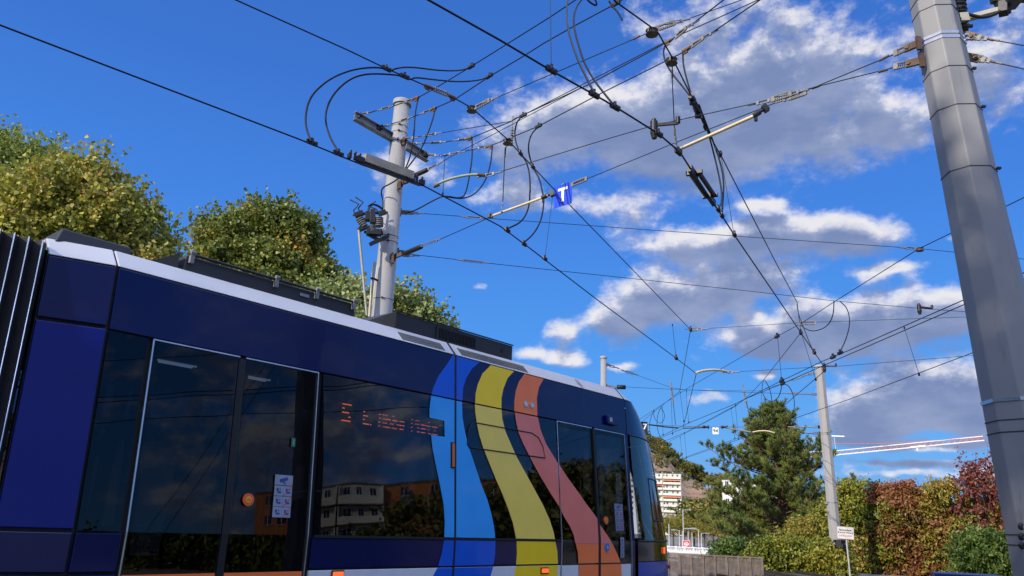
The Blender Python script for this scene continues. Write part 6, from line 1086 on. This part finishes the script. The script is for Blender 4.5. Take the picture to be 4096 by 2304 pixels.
M = facing(15); plate('p', ns, .25, .29, M, MT['white'], r=.03); text_mesh('number', '94', .21, PM['gap'], ns, on_face(M, 0, -.01, .008), bold=.003)
mb = MB(); mb.tube([M @ Vector((0, .11, .01)), M @ Vector((0, .16, .01))], .012); mb.build('hanger', MT['dark'], ns)
sg = empty('track_signal', pol(10.05, 34, 1.3 + 34 * math.tan(rad(7.0))), 'black box sign with a white mark, half hidden behind the tram nose', 'sign')
M = facing(10); plate('p', sg, .34, .50, M, PM['gap'], t=.12, r=.01, nm='box'); text_mesh('mark', '7', .34, MT['white'], sg, on_face(M, .06, .04, .065), bold=.01)
# warning sign
wsD = 33.0; wb_ = pol(23.15, wsD, 1.3 + wsD * math.tan(rad(.25)))
wr = empty('warning_sign', (wb_[0], wb_[1], -.14), 'white sign with faded German lettering on a thin post beside the far pole', 'sign')
wz = wb_[2] + .14; M = Matrix.Translation((0, 0, wz)) @ facing(23.15, 0, -2); plate('p', wr, .60, .46, M, mat('weathered_sign_white', (.55, .52, .50), .6, 0, .15, 8), r=.02)
mb = MB()
for (cx, cy, a, b) in ((0, .222, .59, .008), (0, -.222, .59, .008), (-.292, 0, .008, .44), (.292, 0, .008, .44)): mb.box(M @ Vector((cx, cy, .006)), (a, b, .004), M.to_3x3())
mb.build('border', MT['dark'], wr)
for t_, y_, s_, m_ in (('Bahnanlage', .10, .095, MT['dark']), ('Betreten verboten', .01, .070, MT['dark']), ('Lebensgefahr', -.10, .085, mat('faded_red', (.50, .22, .20), .6))): text_mesh('lettering', t_, s_, m_, wr, on_face(M, 0, y_, .007), bold=.002)
mb = MB(); mb.tube([(.06, .05, 0), (.03, .03, wz - .2)], .032, 10); mb.build('post', MT['grey_post'] if 'grey_post' in MT else mat('galvanised_post', (.42, .43, .44), .5, .2), wr)

# ---------------------------------------------------------------- cabinet at the bottom right
cb = empty('cabinet', pol(29.8, 10.5, -.14), 'dark blue steel cabinet at the bottom edge beside the big pole', 'cabinet')
cm = mat('cabinet_blue', (.008, .018, .12), .45, 0, .2, 3); Mz = Matrix.Rotation(rad(-22), 3, 'Z'); mb = MB(); mb.box((0, 0, .53), (.62, .42, 1.04), Mz); mb.build('body', cm, cb, bevel=.01)
mb = MB(); mb.box((0, 0, 1.075), (.67, .47, .045), Mz); mb.build('lid', cm, cb, bevel=.008)
mb = MB(); mb.box(Mz @ Vector((0, -.215, .55)), (.56, .012, .9), Mz); mb.build('door', cm, cb, bevel=.004)

# ---------------------------------------------------------------- railing, balustrade, lamps
rl = empty('railing', pol(14.7, 28, -.14), 'grey brown slatted metal railing on the bridge beside the tracks', 'railing'); org = rl.location.copy()
rm = mat('weathered_railing', (.21, .165, .135), .65, .2, .3, 5); a = Vector(pol(10.8, 27.5, 0)); b = Vector(pol(17.8, 28.0, 0)); n = 9
mb = MB()
for k in range(n + 1): p = a.lerp(b, k / n) - org; mb.box((p.x, p.y, .05 - org.z - .14 + .14), (.07, .07, 1.02))
mb.build('post', rm, rl); mb = MB(); A_, B_ = a - org, b - org
mb.beam(Vector((A_.x, A_.y, .55 - org.z)), Vector((B_.x, B_.y, .53 - org.z)), .07, .04); mb.beam(Vector((A_.x, A_.y, -.30 - org.z)), Vector((B_.x, B_.y, -.32 - org.z)), .05, .04); mb.build('handrail', rm, rl)
mb = MB()
for k in range(n * 9):
    if k % 9 == 0: continue
    p = a.lerp(b, k / (n * 9)) - org; mb.box((p.x, p.y, .11 - org.z), (.03, .012, .82))
mb.build('slats', rm, rl)
mb = MB(); q = (b - a).cross(Vector((0, 0, 1))).normalized()
bl = empty('balustrade', pol(13.8, 78, -1.8), 'white stone balustrade across the valley behind the railing', 'balustrade'); org = bl.location.copy()
a = Vector(pol(10.4, 78, 0)) - org; b = Vector(pol(16.2, 78, 0)) - org; zt = 1.3 + 78 * math.tan(rad(-1.08)) - org.z; wm = mat('white_stone', (.72, .72, .70), .6, 0, .1)
mb = MB(); mb.beam(Vector((a.x, a.y, zt - .04)), Vector((b.x, b.y, zt - .06)), .25, .09); mb.build('coping', wm, bl); mb = MB(); mb.beam(Vector((a.x, a.y, zt - .47)), Vector((b.x, b.y, zt - .49)), .3, .14); mb.build('plinth', wm, bl)
mb = MB()
for k in range(60):
    p = a.lerp(b, k / 59); 
    if k % 6 == 0: mb.box((p.x, p.y, zt - .24), (.16, .2, .56))
    else: mb.tube([(p.x, p.y, zt - .44), (p.x, p.y, zt - .32), (p.x, p.y, zt - .2), (p.x, p.y, zt - .08)], [.04, .06, .035, .05], 6)
mb.build('balusters', wm, bl)
mb = MB(); mb.beam(Vector((a.x, a.y, zt - .9)), Vector((b.x, b.y, zt - .9)), .5, .75); mb.build('retaining_wall', mat('pale_concrete', (.40, .38, .34), .8), bl)
lampm = mat('lamp_post_grey', (.50, .50, .50), .5, .3)
lamp_defs = [(11.72, 120, -.1, 0, 'street lamp closest to the tram nose, with a short arm'), (12.70, 150, 1.42, 1, 'tallest pale lamp post right of the white apartment block'), (12.42, 150, -.62, -1, 'lamp post with its arm to the left, just left of the tallest one'),
             (13.02, 150, -.45, 1, 'straight lamp post third from the tallest, with a small head'), (13.28, 150, -.72, 0, 'plain short lamp post between two armed lamps'), (13.72, 150, -.5, -2, 'lamp post with a long arm pointing left'), (13.90, 150, -.75, 1, 'rightmost lamp post of the group, arm to the right'), (12.62, 150, -.65, 0, 'thin plain post just left of the tallest lamp')]
lamp_defs = [(A, D, E + (.62 if i else .5), s, l) for i, (A, D, E, s, l) in enumerate(lamp_defs)]
for A, D, E, s, l in lamp_defs:
    if 'tallest pale' in l: E = 1.38
    top = 1.3 + D * math.tan(rad(E)) + 1.95; rt = empty('street_lamp', pol(A, D, -1.95), l, 'street lamp', 'street lamps beyond the balustrade')
    mb = MB(); mb.tube([(0, 0, 0), (0, 0, top)], [.13, .07], 8); mb.build('post', lampm, rt)
    if s: mb = MB(); ex_ = .9 * s; mb.tube([(0, 0, top - .1), (ex_ * .6, 0, top), (ex_, 0, top)], .05, 6); mb.build('arm', lampm, rt); mb = MB(); mb.box((ex_ * 1.25, 0, top), (.8, .3, .14)); mb.build('lamp_head', lampm, rt, bevel=.03)
st = empty('stop_sign', pol(12.88, 130, -1.9), 'square red sign with a white ring and bar below the street lamps', 'sign'); M = Matrix.Translation((0, 0, 1.3 + 130 * math.tan(rad(-.90)) + 1.9)) @ facing(12.9)
rd_ = mat('sign_red', (.60, .02, .02), .5); plate('p', st, 1.1, 1.1, M, MT['white'], t=.05, r=.05); plate('p', st, 1.0, 1.0, on_face(M, 0, 0, .03), rd_, t=.02, r=.05, nm='red_field')
mb = MB(); mb.tube([M @ Vector((.30 * math.cos(a), .30 * math.sin(a), .06)) for a in np.linspace(0, 2 * math.pi, 25)], .05, 6); mb.box(M @ Vector((0, 0, .06)), (.75, .16, .06), M.to_3x3()); mb.build('ring_and_bar', MT['white'], st)
mb = MB(); mb.tube([(0, 0, 0), (0, 0, 1.4)], .06, 6); mb.build('post', lampm, st)

# ---------------------------------------------------------------- buildings
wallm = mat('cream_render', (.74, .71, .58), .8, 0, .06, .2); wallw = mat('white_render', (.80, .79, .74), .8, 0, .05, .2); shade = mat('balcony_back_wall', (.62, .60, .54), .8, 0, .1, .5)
winm = mat('dark_window', (.03, .035, .045), .15); framew = mat('window_frame_white', (.75, .75, .75), .5); awr = mat('red_awning', (.62, .07, .03), .7); awo = mat('orange_awning', (.66, .25, .12), .7); roofm = mat('flat_roof_felt', (.12, .12, .12), .9)
def block(name, label, A_right, D, width, z0, top, floors, yaw, balc, group=None, small=None, cols=None):
    """box-shaped flats; local x to the right along the facade, y outwards is -y"""
    org = Vector(pol(A_right, D, z0)); rt = empty(name, org, label, 'building', group, rad(-yaw)); H = top - z0; dep = 13
    mb = MB(); mb.box((-width / 2, dep / 2 + 1.3, H / 2), (width, dep, H)); wl = mb.build('wall', wallw, rt)
    mb = MB(); mb.box((-width / 2, dep / 2 + 1.3, H + .12), (width + .3, dep + .3, .28)); mb.build('roof', roofm, rt)
    for x in np.arange(-width + 2, -1, 5.5): mb = MB(); mb.box((x, dep / 2, H + .7), (.25, .25, 1.0)); mb.build('chimney', framew, rt)
    fh = H / floors
    # balcony bays
    for f in range(floors):
        zb = f * fh + .25
        for bi, (x0, x1) in enumerate(balc):
            bx = MB(); bx.box(((x0 + x1) / 2, .62, zb + .02), (x1 - x0, 1.35, .16)); bx.box(((x0 + x1) / 2, .02, zb + .52), (x1 - x0, .12, .95)); 
            for xe in (x0, x1): bx.box((xe, .64, zb + 1.2), (.16, 1.3, fh - .35))
            bo = bx.build('balcony', wallm, rt)
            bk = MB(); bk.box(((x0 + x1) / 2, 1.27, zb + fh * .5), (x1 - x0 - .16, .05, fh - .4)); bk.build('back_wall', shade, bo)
            for u in (.22, .55, .82):
                wn = MB(); wx = x0 + (x1 - x0) * u; wn.box((wx, 1.22, zb + 1.45), (.85 if u != .55 else .65, .06, 1.35)); wo = wn.build('window', winm, bo)
                fr = MB(); fr.box((wx, 1.18, zb + 1.45), (.06, .04, 1.35)); fr.box((wx + .48, 1.18, zb + 1.45), (.10, .04, 1.45)); fr.box((wx - .48, 1.18, zb + 1.45), (.10, .04, 1.45)); fr.build('window_frame', framew, rt if False else bo)
            if (f, bi) in (cols or {}):
                aw = MB(); aw.add([(x0 + .1, -.5, zb + 1.75), (x1 - .3, -.5, zb + 1.75), (x1 - .3, .9, zb + 2.45), (x0 + .1, .9, zb + 2.45), (x0 + .1, -.5, zb + 1.70), (x1 - .3, -.5, zb + 1.70), (x1 - .3, .9, zb + 2.40), (x0 + .1, .9, zb + 2.40)], [(0, 1, 2, 3), (7, 6, 5, 4), (0, 4, 5, 1), (2, 6, 7, 3)])
                aw.build('awning', awr if cols[(f, bi)] == 'r' else awo, bo)
        for sx in (small or []):
            wn = MB(); wn.box((sx, 1.28, zb + 1.4), (1.0, .08, 1.3)); wo = wn.build('window', winm, rt); fr = MB(); fr.box((sx, 1.24, zb + 1.4), (.07, .05, 1.3)); fr.box((sx, 1.24, zb + .72), (1.2, .12, .07)); fr.build('window_frame', framew, wo)
    return rt
block('apartment_block', 'tall cream apartment block with balconies and red awnings, right beside the tram nose', 12.66, 420, 34, -1.5, 29.4, 11, 12.5, [(-18.6, -9.9), (-9.5, -.5)], small=[-22, -25.5, -30],
      cols={(9, 1): 'o', (8, 0): 'r', (6, 1): 'o'} )
block('apartment_block', 'white apartment block with small dark windows, half hidden behind the pine', 19.6, 260, 19, -1.5, 17.2, 7, 17, [(-9, -1.5)], small=[-11.5, -13.5, -15.5, -17.5])
block('apartment_block', 'low white apartment block seen through the lower pine branches', 22.4, 250, 13, -1.5, 10.5, 4, 20, [(-8, -1.5)], small=[-10.5])
# orange flats on the far side of the street, seen mirrored in the tram windows
orm = mat('orange_render', (.50, .17, .04), .8, 0, .08, .2)
ob = block('apartment_block', 'long orange apartment block across the street, mirrored in the tram windows', 95.4, 105, 40, -.2, 19.0, 7, 92, [(-17.5, -11.4), (-11, -5.2)], small=[-2, -3.9, -21, -25, -29, -34])
for c in ob.children:
    if c.name.startswith('wall'): c.data.materials[0] = orm
for k_, (A, D, hgt, r_) in enumerate([(84, 62, 8.0, 3.2), (91, 66, 6, 2.6), (99, 60, 8.0, 3.2), (106, 62, 9.5, 3.9), (79, 58, 10, 3.6), (72, 52, 9.5, 3.4), (113, 56, 9, 3.8), (64, 44, 9, 3.3), (57, 42, 8, 3)]):
    x, y, _ = pol(A, D); broad_tree('street_tree', ['street tree across the road, %s' % s for s in ('in front of the left half of the orange flats', 'in front of the middle of the orange flats', 'in front of the right half of the orange flats', 'beyond the right end of the orange flats', 'first past the left end of the orange flats', 'second past the left end of the orange flats', 'farthest behind the camera on the right', 'next to the last, beyond the hedge', 'nearest beyond the hedge end')][k_],
        [(x, y, hgt - r_, r_), (x + 1.5, y - 1.5, hgt - r_ * 1.5, r_ * .8), (x - 1, y + 2, hgt - r_ * 1.6, r_ * .85)], (x, y, -.14), 420, 9, .5, .42, lm_far1, 'quad', .3, trunk=.25, group='street trees across the road')

for k_ in range(9):
    A = 60 + k_ * 8.2; shrub('garden_shrub', 'garden shrub beyond the path, %s from the hedge end' % ('first second third fourth fifth sixth seventh eighth ninth'.split()[k_]), A - 4.6, A + 4.6, 13.5, 1.75 + .35 * math.sin(k_ * 2.1), lm_green, 2600, .14, group='garden shrubs beyond the path', thick=1.2)  # unseen row added so the tram doors mirror something dark instead of pale ground
# ---------------------------------------------------------------- crane
def crane():
    D = 230; mx = pol(19.35, D, -2); rt = empty('tower_crane', mx, 'white and orange tower crane jib stretching over the hedge against the clouds', 'crane'); org = Vector(mx)
    cw_ = mat('crane_white', (.80, .80, .78), .5); co = mat('crane_orange', (.62, .18, .05), .5)
    def P3(A, E, d=D): return Vector(pol(A, d, 1.3 + d * math.tan(rad(E)))) - org
    def lattice(a, b, h, n, chord, r, wid=1.3):
        m1, m2 = MB(), MB(); d = (b - a).normalized(); sd = d.cross(Vector((0, 0, 1))).normalized(); up = sd.cross(d)
        A_ = [a + sd * wid / 2, a - sd * wid / 2]; T_ = a + up * h
        e = b - a
        for q in A_: m1.beam(q, q + e, r)
        m1.beam(T_, T_ + e, r)
        for k in range(n):
            p0 = a + e * (k / n); p1 = a + e * ((k + 1) / n); pm = a + e * ((k + .5) / n) + up * h
            for s_ in (-.5, .5): m2.beam(p0 + sd * wid * s_, pm, r * .4); m2.beam(pm, p1 + sd * wid * s_, r * .4)
        return m1, m2
    m1, m2 = lattice(P3(22.9, 5.25), P3(31.7, 6.12, D * 1.02), 1.1, 26, None, .19, 1.0); m1.build('jib', cw_, rt); m2.build('jib_bracing', co, rt)
    m1, m2 = lattice(P3(19.35, 5.02), P3(22.9, 5.25), 1.2, 9, None, .20); m1.build('counter_jib', cw_, rt); m2.build('counter_jib_bracing', co, rt)
    mb = MB(); mb.beam(P3(22.35, 5.35), P3(22.35, 6.0), .35); mb.beam(P3(22.35, 5.9), P3(22.9, 5.28), .30); mb.build('cat_head', cw_, rt)
    mb = MB(); mb.beam(P3(27.5, 5.74), P3(28.4, 5.83), .7, .4); mb.beam(P3(27.9, 5.5), P3(27.9, 5.8), .35); mb.build('trolley', cw_, rt)
    mb = MB(); mb.beam(P3(23.0, 5.3), P3(22.95, 6.5), .06); mb.beam(P3(22.8, 6.52), P3(23.6, 6.48), .5, .3); mb.build('mast_light', cw_, rt)
    mb = MB(); mb.tube([P3(22.35, 6.0), P3(26, 6.0), P3(31.5, 6.3)], .05, 5); mb.build('stay_rope', co, rt)
    mb = MB(); H = P3(19.35, 5.02).z
    for sx in (-.8, .8):
        for sy in (-.8, .8): mb.beam((sx, sy, 0), (sx, sy, H), .2)
    for k in range(12):
        z = H * k / 12; mb.beam((-.8, -.8, z), (.8, -.8, z + H / 12), .1); mb.beam((-.8, .8, z), (-.8, -.8, z + H / 12), .1)
    mb.build('tower', co, rt)
crane()
